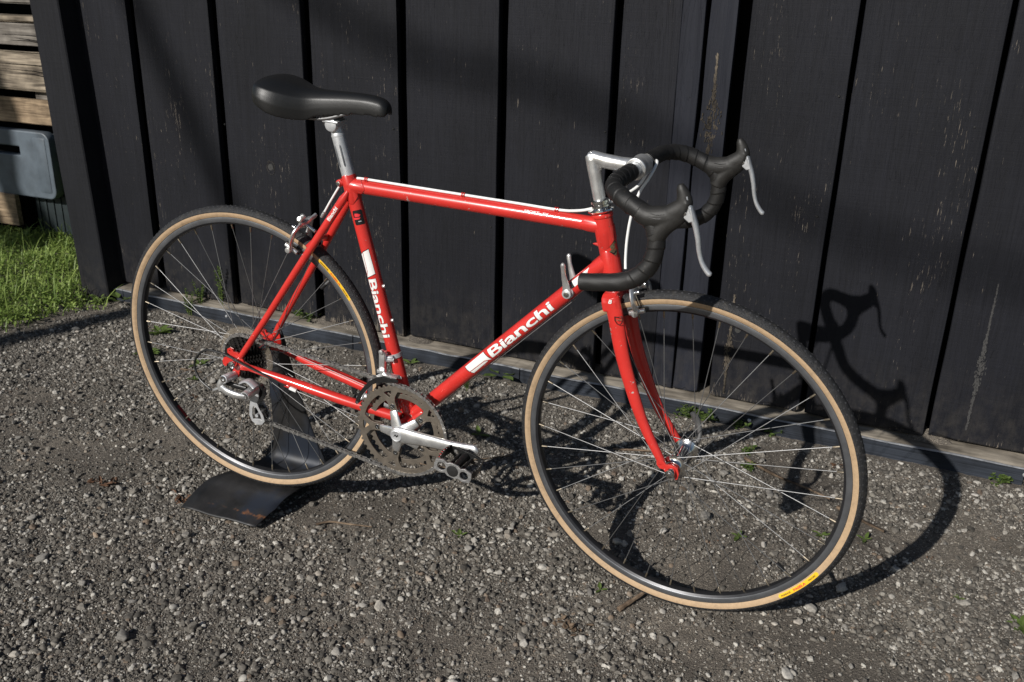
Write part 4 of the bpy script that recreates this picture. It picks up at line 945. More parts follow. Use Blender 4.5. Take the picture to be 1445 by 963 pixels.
# tubing sticker on the down tube
patch(DTa, dd, .0158, .513, [(0, 0), (.030, 0), (.030, .013), (0, .013)], .001, 'decal', 'tubing_sticker')
patch(DTa, dd, .0158, .532, [(0, 0), (.003, 0), (.003, .013), (0, .013)], .001, 'yellow', 'sticker_stripe', lift=.0005)
patch(DTa, dd, .0158, .535, [(0, 0), (.003, 0), (.003, .013), (0, .013)], .001, 'lred', 'sticker_stripe', lift=.0005)
patch(DTa, dd, .0158, .541, [(0, 0), (.024, 0), (.024, .013), (0, .013)], .001, 'decal', 'tubing_sticker')
small_text('CrMo', DTa, dd, .0158, .547, .012, .004, .005, mat='ink', lift=.0006, bold=.0, name='sticker_print')
patch(DTa, dd, .0158, .507, [(0, .0), (.006, 0), (.006, .013), (0, .013)], .001, 'ink', 'sticker_stripe', lift=.0005)
# worn winged crest on the head tube (facing forward and to the chain side)
bn_ = (.72, -.70, 0.18)
crest = [(-.004, 0), (.0, .0050), (.007, .0045), (.006, .0115), (.014, .0062), (.015, .0115), (.024, .0050), (.040, .0014), (.040, -.0014), (.024, -.0050), (.015, -.0115), (.014, -.0062), (.006, -.0115), (.007, -.0045), (0, -.0050)]
patch(hp(.392), hd, .0175, .0, crest, 0, 'gold', 'head_crest', normal=bn_, lift=.0004)
patch(hp(.392), hd, .0175, -.016, [(0, 0), (.003, .006), (.010, .0085), (.014, .003), (.0115, -.001), (.014, -.006), (.008, -.009), (.002, -.006)], 0, 'gold', 'head_crest', normal=bn_, lift=.0004)
patch(hp(.392), hd, .0175, -.014, [(.0, .001), (.006, .0065), (.0085, .0062), (.0045, .0), (.0085, -.0055), (.006, -.0065)], 0, 'ink', 'head_crest', normal=bn_, lift=.0006)
patch(hp(.392), hd, .0175, .0, [(-.0165, .0062), (-.013, .0090), (-.004, .0092), (-.0075, .0068), (-.012, .0066)], 0, 'ink', 'head_crest', normal=bn_, lift=.0006)

# headset
hs = MB()
def on_axis(mb, z, prof, n=32): lathe(mb, prof, n=n, axis='Z', closed=False, matx=Matrix.Translation(hp(z)) @ Matrix.Rotation(-rad(16), 4, 'Y'))
on_axis(hs, .4545, [(.0, 0), (.0175, 0), (.0225, .0015), (.0262, .0045), (.0258, .0070), (.0190, .0095), (.0165, .010), (.0190, .0115), (.0190, .0145), (.0155, .0155), (.0155, .0175), (.0180, .0182), (.0180, .0225), (.0150, .0240), (.0118, .0245), (0, .0245)])
on_axis(hs, .3130, [(.0, 0), (.0180, 0), (.0200, .002), (.0200, .004), (.0180, .0055), (.0200, .007), (.0195, .009), (.0175, .0095), (0, .0095)])
hs.build('headset', 'chrome', bike)

# fork
fk = MB(); cr_z = .302
for sgn in (-1, 1):
    P = [np.array([.8290+.001, sgn*.0290, .3085]), np.array([.8425, sgn*.0310, .2730]), np.array([.8625, sgn*.0335, .2060]), np.array([.8905, sgn*.0365, .1380]), np.array([.9230, sgn*.0405, .0740]), np.array([.9640, sgn*.0460, .0160]), np.array([.9720, sgn*.0470, .0065])]
    S_ = spline(P, 7); k = len(S_); t = np.linspace(0, 1, k)
    tube(fk, S_, np.interp(t, [0, .2, .55, .85, 1], [.0158, .0152, .0120, .0082, .0066]), 22, ry=np.interp(t, [0, .2, .55, .85, 1], [.0102, .0100, .0092, .0076, .0062]), up=(1, 0, 0))
# crown: sloping shoulders between the blades
cw = [(-.0365, .006), (-.0335, .013), (-.026, .0175), (-.012, .019), (.012, .019), (.026, .0175), (.0335, .013), (.0365, .006), (.0365, -.008), (.0225, -.012), (.019, -.006), (-.019, -.006), (-.0225, -.012), (-.0365, -.008)]
V, F = poly_mesh(cw, [], .0235, .003)
Rz = Matrix.Translation(hp(.3020)+np.array([.001, 0, -.008])) @ Matrix.Rotation(-rad(16), 4, 'Y')
fk.add([tuple(Rz @ Vector((z, x, y))) for x, y, z in V], F)
fo = fk.build('fork', 'red', bike, mat=SW); remesh(fo, .0012, 7)
fd_ = [(-.0285, .020), (-.0195, .016), (-.012, .009), (-.002, .0115), (.010, .008), (.014, -.002), (.0125, -.014), (.0085, -.016), (.0062, -.006), (.004, .0045), (-.004, .0045), (-.0062, -.004), (-.012, -.005), (-.016, -.001), (-.024, -.001), (-.030, .005), (-.031, .012)]
for sgn in (-1, 1): plate([(x+L_, z) for x, z in fd_], [circ2(L_-.0245, .0060, .0023, 10)], sgn*.0500, .0055, 'red', fo, 'dropout')
# shield decal + small B on the crown
bl_d = np.array([.0200, -.0022, -.0670]); bl_d /= np.linalg.norm(bl_d)
shp = [(0, -.0078), (.0008, 0), (0, .0078), (.008, .0088), (.0145, .0050), (.0170, 0), (.0145, -.0050), (.008, -.0088)]
def ringpoly(P, k):
    c0 = np.mean(P, 0); return [tuple(c0+(np.array(p)-c0)*k) for p in P]
q0 = np.array([.8510, -.0325, .2800]); n0 = np.cross(bl_d, [0, 1, 0])
def flat_patch(P, mat, lift, name, parent):
    mb = MB(); V = []
    for a, b_ in P:
        bulge = .0102*math.sqrt(max(0, 1-(b_/.0153)**2)); p = q0+bl_d*a+n0*b_; V.append((p[0], p[1]+(-bulge-lift), p[2]))
    mb.add(V, [tuple(range(len(V)))]); o = mb.build(name, mat, parent, smooth=False); return o
def ring_patch(P, k, mat, lift, name, parent):
    Q = ringpoly(P, k); mb = MB(); V = []
    for a, b_ in list(P)+Q:
        bulge = .0102*math.sqrt(max(0, 1-(b_/.0153)**2)); p = q0+bl_d*a+n0*b_; V.append((p[0], p[1]+(-bulge-lift), p[2]))
    n = len(P); mb.add(V, [(i, (i+1) % n, n+(i+1) % n, n+i) for i in range(n)]); return mb.build(name, mat, parent, smooth=False)
ring_patch(shp, .80, 'ink', .0006, 'shield_decal', fo)
V, F = text_mesh('TANGE', 1.0, .02, 1.2); V = fit2d(V, -.0062, -.0015, .0124, .0036); mb = MB(); out = []
for x, y in V:
    a, b_ = .007-y, x*-1*-1; bulge = .0102*math.sqrt(max(0, 1-(b_/.0153)**2)); p = q0+bl_d*a+n0*(-b_)*-1; out.append((p[0], p[1]-bulge-.0008, p[2]))
mb.add(out, F); mb.build('shield_print', 'gold', fo, smooth=False)
V, F = text_mesh('B', 1.0, .03, 1.0, .2); V = fit2d(V, -.0035, 0, .007, .008); mb = MB()
mb.add([(hp(.302)[0]+x+.001+.002, -.0408-.002*0, hp(.302)[2]-.002+y) for x, y in V], F); mb.build('crown_letter', 'decal', fo, smooth=False)

# ------------------------------------------------------------------ wheels
def make_wheel(front):
    w = empty('front_wheel' if front else 'rear_wheel', parent=bike)
    w.name = 'wheel'
    # rim
    mb = MB()
    prof = [(.3170, -.0104), (.3168, -.0088), (.3110, -.0078), (.3110, .0078), (.3168, .0088), (.3170, .0104), (.3155, .0108), (.3075, .0108), (.3062, .0100), (.3022, .0070), (.3005, 0), (.3022, -.0070), (.3062, -.0100), (.3075, -.0108), (.3155, -.0108)]
    segs = [0, 1, 1, 1, 0, 0, 0, 1, 1, 1, 1, 1, 0, 0, 0]
    lathe(mb, prof, n=160, seg_mi=segs); mb.build('rim', ['rim', 'rim_dark'], w)
    # tyre
    mb = MB()
    prof = [(.3160, -.0100), (.3178, -.0108), (.3200, -.0126), (.3230, -.0140), (.3258, -.0147), (.3278, -.0148), (.3284, -.0148), (.3296, -.0152), (.3330, -.0136), (.3368, -.0105), (.3396, -.0062), (.3409, 0)]
    full = prof+[(r, -y) for r, y in prof[:-1][::-1]]; k = len(full)
    segs = [1 if 1 <= j < 6 or k-7 <= j < k-2 else 0 for j in range(k)]; segs[0] = 0
    lathe(mb, full, n=180, seg_mi=segs); ty = mb.build('tyre', ['rubber', 'tan'], w, auto=50)
    # tread blocks: file pattern at the shoulders, sun glints put into their paler colour
    mb = MB()
    for i in range(170):
        a = i/170*2*PI
        for sg in (-1, 1):
            for (r, y, dr, dy, da) in ((.3350, sg*.0118, .0009, .0011, .0034), (.3393, sg*.0062, .0008, .0010, .0045), (.3308, sg*.0145, .0009, .0007, .0026)):
                aa = a+(0 if r < .337 else .5*2*PI/170); V = []
                for da_, sh in ((-da, -1), (da, 1)):
                    for yy in (-dy, dy):
                        sl = -(r-.3366)*0; rr = r-(abs(y+yy)-abs(y))*.75
                        for lift in (-.001, dr*.6): V.append(((rr+lift)*math.cos(aa+da_+yy*.6*sg), y+yy, (rr+lift)*math.sin(aa+da_+yy*.6*sg)))
                mb.add(V, [(0, 1, 3, 2), (4, 6, 7, 5), (0, 4, 5, 1), (2, 3, 7, 6), (1, 5, 7, 3)])
    tag(mb.build('tread_blocks', 'treadglint', w, smooth=False), kind='stuff')
    # yellow label
    aa, ab = (-44.7, -26.7) if front else (53.7, 34.7)
    def polar_patch(a0, a1, r0, r1, mat, name, lift, cap=True, n=40):
        mb = MB(); V = []; F = []
        for i in range(n+1):
            t = i/n; a = rad(a0+(a1-a0)*t); e = 1.0
            if cap:
                l = abs(rad(a1-a0))*.325; s_ = min(t, 1-t)*l; hw = (r1-r0)/2; e = math.sqrt(max(.02, 1-(1-min(1, s_/hw))**2))
            rm = (r0+r1)/2
            for q in range(5):
                r = rm+(q/4-.5)*(r1-r0)*e; y = np.interp(r, [.3178, .3200, .3230, .3258, .3278, .3284], [-.0108, -.0126, -.0140, -.0147, -.0148, -.0148])-lift
                V.append((r*math.cos(a), y, r*math.sin(a)))
        for i in range(n):
            for q in range(4): F.append((i*5+q, i*5+q+1, i*5+q+6, i*5+q+5))
        mb.add(V, F); return mb.build(name, mat, w)
    polar_patch(aa, ab, .3198, .3280, 'yellow', 'tyre_label', .0003)
    def polar_text(s, ac, wdeg, rc, h, mat, bold=.02):
        V, F = text_mesh(s, 1.0, bold, 1.2); wl_ = rad(wdeg)*rc; V = fit2d(V, -wl_/2, -h/2, wl_, h); V, F = slice2d(V, F, .003, 0); mb = MB(); out = []
        flip = 1 if front else -1   # baseline towards the rim at the top, towards the tread at the bottom
        for x, y in V:
            if front: a = rad(ac)+x/rc; r = rc-y
            else: a = rad(ac)-x/rc; r = rc+y
            yy = np.interp(r, [.3178, .3200, .3230, .3258, .3278, .3284], [-.0108, -.0126, -.0140, -.0147, -.0148, -.0148])-.0006
            out.append((r*math.cos(a), yy, r*math.sin(a)))
        mb.add(out, F); mb.build('label_print', mat, w, smooth=False)
    m_ = (aa+ab)/2; sg = 1 if front else -1; hh = abs(ab-aa)
    polar_text('PANARACER', m_-sg*hh*.33, hh*.22, .3238, .0034, 'ink'); polar_text('PASELA', m_+sg*0, hh*.30, .3238, .0045, 'lred', .04)
    polar_text('700X28C', m_+sg*hh*.33, hh*.20, .3238, .0030, 'ink')
    if not front:   # red rim label on the inner rim wall
        V = []; n = 14
        for i in range(n+1):
            a = rad(-140+9*i/n)
            for y, r in ((-.0020, .3004), (.0068, .3018), (.0098, .3056)): V.append(((r-.0005)*math.cos(a), y, (r-.0005)*math.sin(a)))
        F = [(i*3+q, i*3+q+1, i*3+q+4, i*3+q+3) for i in range(n) for q in range(2)]
    else:
        V = []; n = 14
        for i in range(n+1):
            a = rad(146.5-9*i/n)
            for y, r in ((-.0030, .3004), (-.0065, .3011), (-.0098, .3030)): V.append(((r-.0005)*math.cos(a), -y, (r-.0005)*math.sin(a)))
        F = [(i*3+q, i*3+q+1, i*3+q+4, i*3+q+3) for i in range(n) for q in range(2)]
    mb = MB().add(V, F); mb.build('rim_label', 'dred', w)
    # hub
    fn, ff = (-.0350, .0350) if front else (-.0190, .0350)
    rf = .0235 if front else .0225
    hb = MB()
    if front:
        pr = [(.0042, -.0475), (.0070, -.0475), (.0080, -.0440), (.0135, -.0430), (.0150, -.0395), (.0175, -.0375), (.0215, -.0365), (.0245, -.0362), (.0247, -.0338), (.0225, -.0325), (.0175, -.0300), (.0130, -.0240), (.0120, 0), (.0130, .0240), (.0175, .0300), (.0225, .0325), (.0247, .0338), (.0245, .0362), (.0175, .0375), (.0125, .0385), (.0120, .0430), (.0080, .0440), (.0070, .0475), (.0042, .0475)]
    else:
        pr = [(.0042, -.060), (.0075, -.0600), (.0080, -.0550), (.0130, -.0530), (.0200, -.0250), (.0240, -.0205), (.0246, -.0180), (.0225, -.0165), (.0150, -.0140), (.0115, -.0050), (.0115, .0200), (.0150, .0310), (.0225, .0330), (.0246, .0338), (.0240, .0362), (.0150, .0372), (.0120, .0430), (.0080, .0470), (.0075, .0570), (.0042, .0580)]
    lathe(hb, pr, n=36, closed=False); hb.build('hub', 'chrome', w)
    # spokes, 36, three-cross, with brass nipples
    for side in (0, 1):
        fy = fn if side == 0 else ff
        for i in range(18):
            a_h = rad(20*i+(0 if side == 0 else 10)+3+(0 if front else 4)); trail = i % 2
            a_r = a_h+rad(60 if trail else -60)+rad(0)
            a_r = rad(10*round(math.degrees(a_r)/10*1.0)) if False else a_r
            # rim holes every 10 degrees, alternate sides
            off = 8.5 if front else 1.2
            k = round((math.degrees(a_r)-off-(10 if side else 0))/20); a_r = rad(off+20*k+(10 if side else 0)) if False else a_r
            yo = fy+(.0016 if (i % 2) else -.0016)
            A_ = np.array([rf*math.cos(a_h)*.93, yo, rf*math.sin(a_h)*.93]); yr = -.0018 if side == 0 else .0018
            B_ = np.array([.3000*math.cos(a_r), yr, .3000*math.sin(a_r)]); d = (B_-A_)/np.linalg.norm(B_-A_)
            sm_ = MB(); rod(sm_, A_, B_, .00078, 6); sm_.build('spoke', 'steel', w)
            nm_ = MB(); tube(nm_, [B_-d*.0115, B_-d*.010, B_+d*.002], [.0013, .0019, .0021], 8); nm_.build('nipple', 'nipple', w)
    # valve
    va = rad(-37.5) if front else rad(45.7); vd = np.array([math.cos(va), 0, math.sin(va)])
    mb = MB(); tube(mb, [vd*.302, vd*.286, vd*.2855, vd*.276], [.0030, .0030, .0036, .0036], 12); mb.build('valve', 'steel' if front else 'steel', w)
    mb = MB(); tube(mb, [vd*.286, vd*.2845, vd*.270, vd*.268], [.0035, .0040, .0039, .0020], 12); mb.build('valve_cap', 'blackpl', w)
    # axle, nuts and quick release
    ax = .0555 if front else .066
    mb = MB(); cyl(mb, (0, -ax-.006, 0), (0, ax, 0), .0025, 10)
    cyl(mb, (0, -ax+.0015, 0), (0, -ax-.0115, 0), .0088, 16, bev=.0018); cyl(mb, (0, -ax-.0115, 0), (0, -ax-.0145, 0), .0040, 10, bev=.0006)
    cyl(mb, (0, ax-.0025, 0), (0, ax+.016, 0), .0090, 16, bev=.0015)
    mb.build('skewer', 'chrome', w)
    mb = MB()
    if front: P = spline([(.006, .070, -.004), (.013, .073, .012), (.010, .076, .030), (.002, .076, .048), (-.008, .072, .064)], 6)
    else: P = spline([(.0, .078, .0), (-.006, .083, -.016), (-.012, .084, -.034), (-.016, .080, -.052)], 6)
    k = len(P); tube(mb, P, np.interp(np.linspace(0, 1, k), [0, .3, .8, 1], [.0065, .0042, .0075, .0050]), 12, ry=.0036, up=(1, 0, 0)); mb.build('quick_release_lever', 'steel', w)
    return w
M['treadglint'] = simple('tread_glint_rubber', (0.050, 0.050, 0.053), .36, 0, .3, 300, .2)  # paler than the tyre rubber: sun glints painted into the blocks
M['pedal_plate'] = simple('worn_pedal_plate', (0.50, 0.50, 0.495), .34, .75, .3, 220, .1)
M['dustcap'] = simple('grey_dust_cap', (0.03, 0.03, 0.03), .4, .3, .2, 200)
M['nipple'] = simple('brass_nipple', (0.34, 0.29, 0.22), .35, .9, .2, 200)
rw = make_wheel(False); tag(rw, 'rear wheel with sprockets behind the frame')
fw = make_wheel(True); fw.matrix_local = SW @ Matrix.Translation((L_, 0, 0)); tag(fw, 'front wheel turned slightly towards the viewer')

# ------------------------------------------------------------------ cassette, chain, chainset
cas = empty('cassette', parent=bike)
radii = [.0545, .0495, .0450, .0410, .0370, .0335, .0300]; cy = [-.0280-.0050*i for i in range(7)]
for i, (r, y) in enumerate(zip(radii, cy)):
    nt_ = int(2*PI*r/.0127); P = []
    for k in range(nt_):
        for f, rr in ((0, r-.0035), (.28, r+.0012), (.5, r+.0012), (.78, r-.0035)): a = (k+f)/nt_*2*PI; P.append((rr*math.cos(a), rr*math.sin(a)))
    holes = [circ2(.72*r*math.cos(q), .72*r*math.sin(q), r*.13, 10) for q in np.arange(6)*PI/3+.3*i] if i < 4 else []
    plate(P, holes, y, .0020, 'cog', cas, 'sprocket', bev=0)
mb = MB(); lathe(mb, [(.0, -.0625), (.013, -.0625), (.016, -.061), (.0235, -.0605), (.0235, -.024), (0, -.024)], n=28, closed=False); mb.build('lockring', 'cog', cas)
mb = MB(); lathe(mb, [(.024, -.0215), (.040, -.0225), (.066, -.0235), (.070, -.0215), (.0695, -.0205), (.066, -.0222), (.040, -.0212), (.024, -.0205)], n=64); mb.build('spoke_guard', 'guard', bike)
# chainrings
ck = empty('crankset', tuple(BB), parent=bike)
angs = [rad(a) for a in (112, 40, -32, -104, -176)]
def ring_profile(rt, rroot, nteeth, ri, tab_r, tab_w, flare, y, th, tri=True, name='chainring'):
    P = []
    for k in range(nteeth):
        for f, rr in ((0, rroot), (.18, rroot), (.42, rt), (.58, rt), (.82, rroot)): a = (k+f)/nteeth*2*PI; P.append((rr*math.cos(a), rr*math.sin(a)))
    hole = []; A = sorted(angs)
    for i, a in enumerate(A):
        # come in along the tab's right edge, round its tip, out again, then the arc to the next tab
        aL = a-flare/ri; aR = a+flare/ri
        u = np.array([math.cos(a), math.sin(a)]); v = np.array([-u[1], u[0]])
        e1 = np.array([ri*math.cos(aL), ri*math.sin(aL)]); e2 = np.array([ri*math.cos(aR), ri*math.sin(aR)])
        t1 = u*(tab_r+.010)-v*tab_w; t2 = u*(tab_r+.010)+v*tab_w
        hole += [tuple(e1), tuple(e1*.45+t1*.55+v*tab_w*.35), tuple(t1), tuple(u*tab_r-v*tab_w*1.0), tuple(u*(tab_r-.009)-v*tab_w*.92), tuple(u*(tab_r-.0105)), tuple(u*(tab_r-.009)+v*tab_w*.92), tuple(u*tab_r+v*tab_w*1.0), tuple(t2), tuple(e2*.45+t2*.55-v*tab_w*.35), tuple(e2)]
        an = A[(i+1) % 5]+(2*PI if i == 4 else 0); s0 = aR; s1 = an-flare/ri
        hole += [(ri*math.cos(s0+(s1-s0)*k/12), ri*math.sin(s0+(s1-s0)*k/12)) for k in range(1, 12)]
    holes = [hole]
    if tri:
        for a in A:
            u = np.array([math.cos(a), math.sin(a)]); v = np.array([-u[1], u[0]])
            holes.append([tuple(u*.0925+v*.0105), tuple(u*.0935), tuple(u*.0925-v*.0105), tuple(u*.0880-v*.0085), tuple(u*.0785-v*.0010), tuple(u*.0785+v*.0010), tuple(u*.0880+v*.0085)])
    for a in A: holes.append(circ2(tab_r*math.cos(a), tab_r*math.sin(a), .0036, 12))
    return plate(P, holes, y, th, 'ringmetal', ck, name, bev=.0004)
ring_profile(.1068, .1020, 52, .0905, .0580, .0088, .024, -.0458, .0036)
ring_profile(.0865, .0820, 42, .0725, .0580, .0080, .012, -.0375, .0034, tri=False)
# spider and arm
sp_ = MB()
lathe(sp_, [(0, -.0700), (.0135, -.0700), (.0165, -.0680), (.0175, -.0640), (.0185, -.0520), (.0175, -.0480), (0, -.0480)], n=32, closed=False)
for a in angs:
    u = np.array([math.cos(a), 0, math.sin(a)]); P = [u*.006+[0, -.0590, 0], u*.020+[0, -.0570, 0], u*.036+[0, -.0530, 0], u*.0475+[0, -.0505, 0], u*.0482+[0, -.0500, 0]]
    tube(sp_, P, [.0046, .0044, .0040, .0034, .0030], 18, ry=[.0135, .0125, .0102, .0092, .0085], up=(0, 1, 0)); tube(sp_, [u*.044+[0, -.0450, 0], u*.066+[0, -.0425, 0]], .0022, 10, ry=.0065, up=(0, 1, 0))
sp_.build('spider', 'alloy', ck)
aa_ = rad(5.2); ad = np.array([math.cos(aa_), 0, math.sin(aa_)])
am = MB(); P = spline([np.array([-.004, -.0640, 0]), ad*.03+[0, -.0650, 0], ad*.08+[0, -.0690, 0], ad*.13+[0, -.0745, 0], ad*.172+[0, -.0780, 0], ad*.1925+[0, -.0780, 0]], 6); k = len(P); t = np.linspace(0, 1, k)
tube(am, P, np.interp(t, [0, .15, .5, .85, .96, 1], [.0070, .0080, .0076, .0066, .0060, .0030]), 20, ry=np.interp(t, [0, .1, .3, .6, .88, .96, 1], [.0165, .0185, .0148, .0120, .0138, .0110, .0040]), up=(0, 1, 0))
am.build('crank_arm', 'alloy', ck)
mb = MB(); lathe(mb, [(0, -.0718), (.0100, -.0722), (.0118, -.0730), (.0132, -.0722), (.0134, -.0690)], n=24, closed=False); cap = mb.build('crank_bolt_cap', 'alloy_dull', ck)
mb = MB(); mb.add([(x, -.0727, z) for x, z in [(-.006, -.003), (-.002, .004), (.001, .0005), (.0045, .0045), (.0055, .0015), (.001, -.003), (-.0015, .0005)]], [(0, 1, 2, 3, 4, 5, 6)]); mb.build('cap_logo', 'ink', ck, smooth=False)
for a in angs:
    mb = MB(); c0 = (.058*math.cos(a), 0, .058*math.sin(a)); lathe(mb, [(0.0022, -.0482), (.0026, -.0498), (.0050, -.0498), (.0056, -.0490), (.0056, -.0460)], c0, n=14, closed=False); lathe(mb, [(0, -.0483), (.0024, -.0483)], c0, n=8, closed=False); mb.build('chainring_bolt', 'chrome', ck)
# far crank arm, pointing back
am = MB(); P = spline([np.array([0, .052, 0]), -ad*.05+[0, .060, 0], -ad*.12+[0, .068, 0], -ad*.178+[0, .072, 0]], 6); k = len(P); t = np.linspace(0, 1, k)
tube(am, P, .0062, 18, ry=np.interp(t, [0, .3, .85, .97, 1], [.0170, .0110, .0125, .010, .004]), up=(0, 1, 0)); am.build('crank_arm', 'alloy_dull', ck)
mb = MB(); cyl(mb, (0, -.048, 0), (0, .052, 0), .0125, 20); mb.build('bottom_bracket_axle', 'alloy_dull', ck)
# chain
def arc(c0, r, a0, a1, y, n): return [(c0[0]+r*math.cos(rad(a0+(a1-a0)*i/n)), y, c0[1]+r*math.sin(rad(a0+(a1-a0)*i/n))) for i in range(n+1)]
yR, yF = cy[0], -.0455
path = arc((0, 0), .0545, 90, 262, yR, 16)+arc((.034, -.074), .0185, 60, -40, yR-.004, 6)+arc((.040, -.128), .0185, 155, 268, yR-.004, 8)+arc((BB[0], BB[2]), .1042, 264, 448, yF, 40)
path = np.array(path); seg = np.linalg.norm(np.diff(np.vstack([path, path[:1]]), axis=0), axis=1); tot = seg.sum(); nl = int(round(tot/.0127)); nl += nl % 2
cum = np.concatenate([[0], np.cumsum(seg)]); pc = np.vstack([path, path[:1]])
S_ = np.array([[np.interp(i*tot/nl, cum, pc[:, q]) for q in range(3)] for i in range(nl)])
chn = MB()
for i in range(nl):
    a = S_[i]; b_ = S_[(i+1) % nl]; d = (b_-a)/np.linalg.norm(b_-a); u = np.cross(d, [0, 1, 0]); outer = i % 2
    cyl(chn, a+[0, -.0036, 0], a+[0, .0036, 0], .0019, 8); cyl(chn, a+[0, -.0012, 0], a+[0, .0012, 0], .0039, 8)
    for sg in (-1, 1):
        yy = sg*(.0031 if outer else .0020); V = []
        for off in (0, sg*.0009):
            for (t, h) in ((-.0030, .0022), (-.0012, .0041), (.0035, .0032), (.0063, .0030), (.0092, .0032), (.0139, .0041), (.0157, .0022), (.0157, -.0022), (.0139, -.0041), (.0092, -.0032), (.0035, -.0032), (-.0012, -.0041), (-.0030, -.0022)): V.append(a+d*t+u*h+np.array([0, yy+off, 0]))
        n = 13; F = [tuple(range(n)) if sg < 0 else tuple(range(n))[::-1], tuple(range(2*n-1, n-1, -1)) if sg < 0 else tuple(range(n, 2*n))]+[(j, (j+1) % n, n+(j+1) % n, n+j) for j in range(n)]
        chn.add(V, F)
chn.build('chain', 'chain', bike, smooth=False)
# pedals
def pedal(px, pz, y0, sg, tilt):
    root = empty('pedal', (px, y0, pz), parent=bike); root.rotation_euler = (0, rad(tilt), 0)
    mb = MB(); tube(mb, [(0, 0, 0), (0, sg*.012, 0), (0, sg*.014, 0), (0, sg*.050, 0), (0, sg*.078, 0)], [.0062, .0062, .0095, .0082, .0065], 18); mb.build('axle_body', 'black', root)
    for dx in (-.013, .013):
        mb = MB(); cyl(mb, (dx, sg*.026, -.001), (dx, sg*.084, -.001), .0034, 10); mb.build('tie_rod', 'black', root)
    def pl(P, holes, y, th, mat, nm):
        V, F = poly_mesh(P, holes, th-.0012, .0006); MB().add([(x, y+z, zz) for x, zz, z in V], F).build(nm, mat, root)
    W_ = .0365
    outl = [(-W_, -.010), (-W_-.002, .0), (-W_, .009), (-.022, .0125), (-.014, .009), (-.008, .0125), (.008, .0125), (.014, .009), (.022, .0125), (W_, .009), (W_+.002, 0), (W_, -.008), (.022, -.0115), (.014, -.0085), (.008, -.012), (-.008, -.012), (-.014, -.0085), (-.022, -.0115)]
    outl = [(x*1.04, z*1.22) for x, z in outl]
    pl(outl, [circ2(-.0245, .0003, .0098, 16), circ2(.0245, .0003, .0098, 16)], sg*.086, .004, 'pedal_plate', 'end_plate')
    mb = MB(); cyl(mb, (0, sg*.0845, 0), (0, sg*.0888, 0), .0122, 20, bev=.0005); mb.build('dust_cap', 'dustcap', root)
    pl([(-W_, -.006), (-W_, .007), (-.018, .011), (.018, .011), (W_, .007), (W_, -.006), (.018, -.010), (-.018, -.010)], [circ2(-.022, 0, .0062, 12), circ2(.022, 0, .0062, 12)], sg*.024, .004, 'black', 'inner_plate')
    for sx in (-1, 1):
        mb = MB(); N_ = 13
        for i in range(N_):
            ya = sg*(.024+.062*i/N_); yb = sg*(.024+.062*(i+1)/N_); h = .0085 if i % 2 else .0110; x = sx*(W_-.001+.004*math.sin(PI*i/(N_-1)))
            box(mb, (x-.0015, min(ya, yb), -h*.9), (x+.0015, max(ya, yb), h))
        mb.build('cage_side', 'black', root, smooth=False)
        mb = MB()
        for i in range(1, N_, 2):
            ya = sg*(.024+.062*(i+.15)/N_); yb = sg*(.024+.062*(i+.85)/N_); x = sx*(W_-.001+.004*math.sin(PI*i/(N_-1))); box(mb, (x-.0017, min(ya, yb), .0080), (x+.0017, max(ya, yb), .0120))
        mb.build('worn_tooth', 'chrome', root, smooth=False)
    return root
pe = BB+ad*.176
pedal(pe[0], pe[2], -.0790, -1, 11)
pe2 = BB-ad*.170; pedal(pe2[0], pe2[2], .0735, 1, -4)

# front derailleur
fdl = empty('front_derailleur', parent=bike)
Pc = BB+sd*.156; mb = MB(); lathe(mb, [(.0146, -.0045), (.0165, -.0045), (.0165, .0045), (.0146, .0045)], n=28, axis='Z', matx=Matrix.Translation(Pc) @ Matrix.Rotation(-rad(16.1), 4, 'Y'))
cyl(mb, Pc+[-.012, -.024, 0], Pc+[.006, -.018, .001], .0048, 12, bev=.0006); mb.build('clamp', 'alloy_dull', fdl)
mb = MB(); cyl(mb, (.352, -.030, .094), (.352, -.0385, .094), .0050, 12, bev=.0008); box(mb, (.3455, -.0345, .048), (.3590, -.0215, .094), bev=.0025); box(mb, (.344, -.040, .046), (.362, -.030, .054), bev=.001); cyl(mb, (.352, -.024, .072), (.372, -.016, .074), .006, 12); mb.build('body', 'alloy', fdl)
cage = [(.300, -.028), (.306, -.009), (.318, .010), (.335, .031), (.350, .042), (.367, .0490), (.385, .0495), (.401, .0475), (.402, .0435), (.385, .0405), (.3675, .0360), (.352, .0310), (.341, .0245), (.327, .0085), (.3155, -.008), (.309, -.026), (.304, -.031)]
plate(cage, [], -.0535, .0020, 'black', fdl, 'outer_cage_plate'); plate([(x, z+.002) for x, z in cage], [], -.0385, .0018, 'alloy_dull', fdl, 'inner_cage_plate')
mb = MB(); box(mb, (.362, -.054, .0500), (.398, -.0375, .0525), bev=.0006); cyl(mb, (.3045, -.0545, -.0270), (.3045, -.0375, -.0270), .0030, 10); mb.build('cage_bridge', 'alloy', fdl)

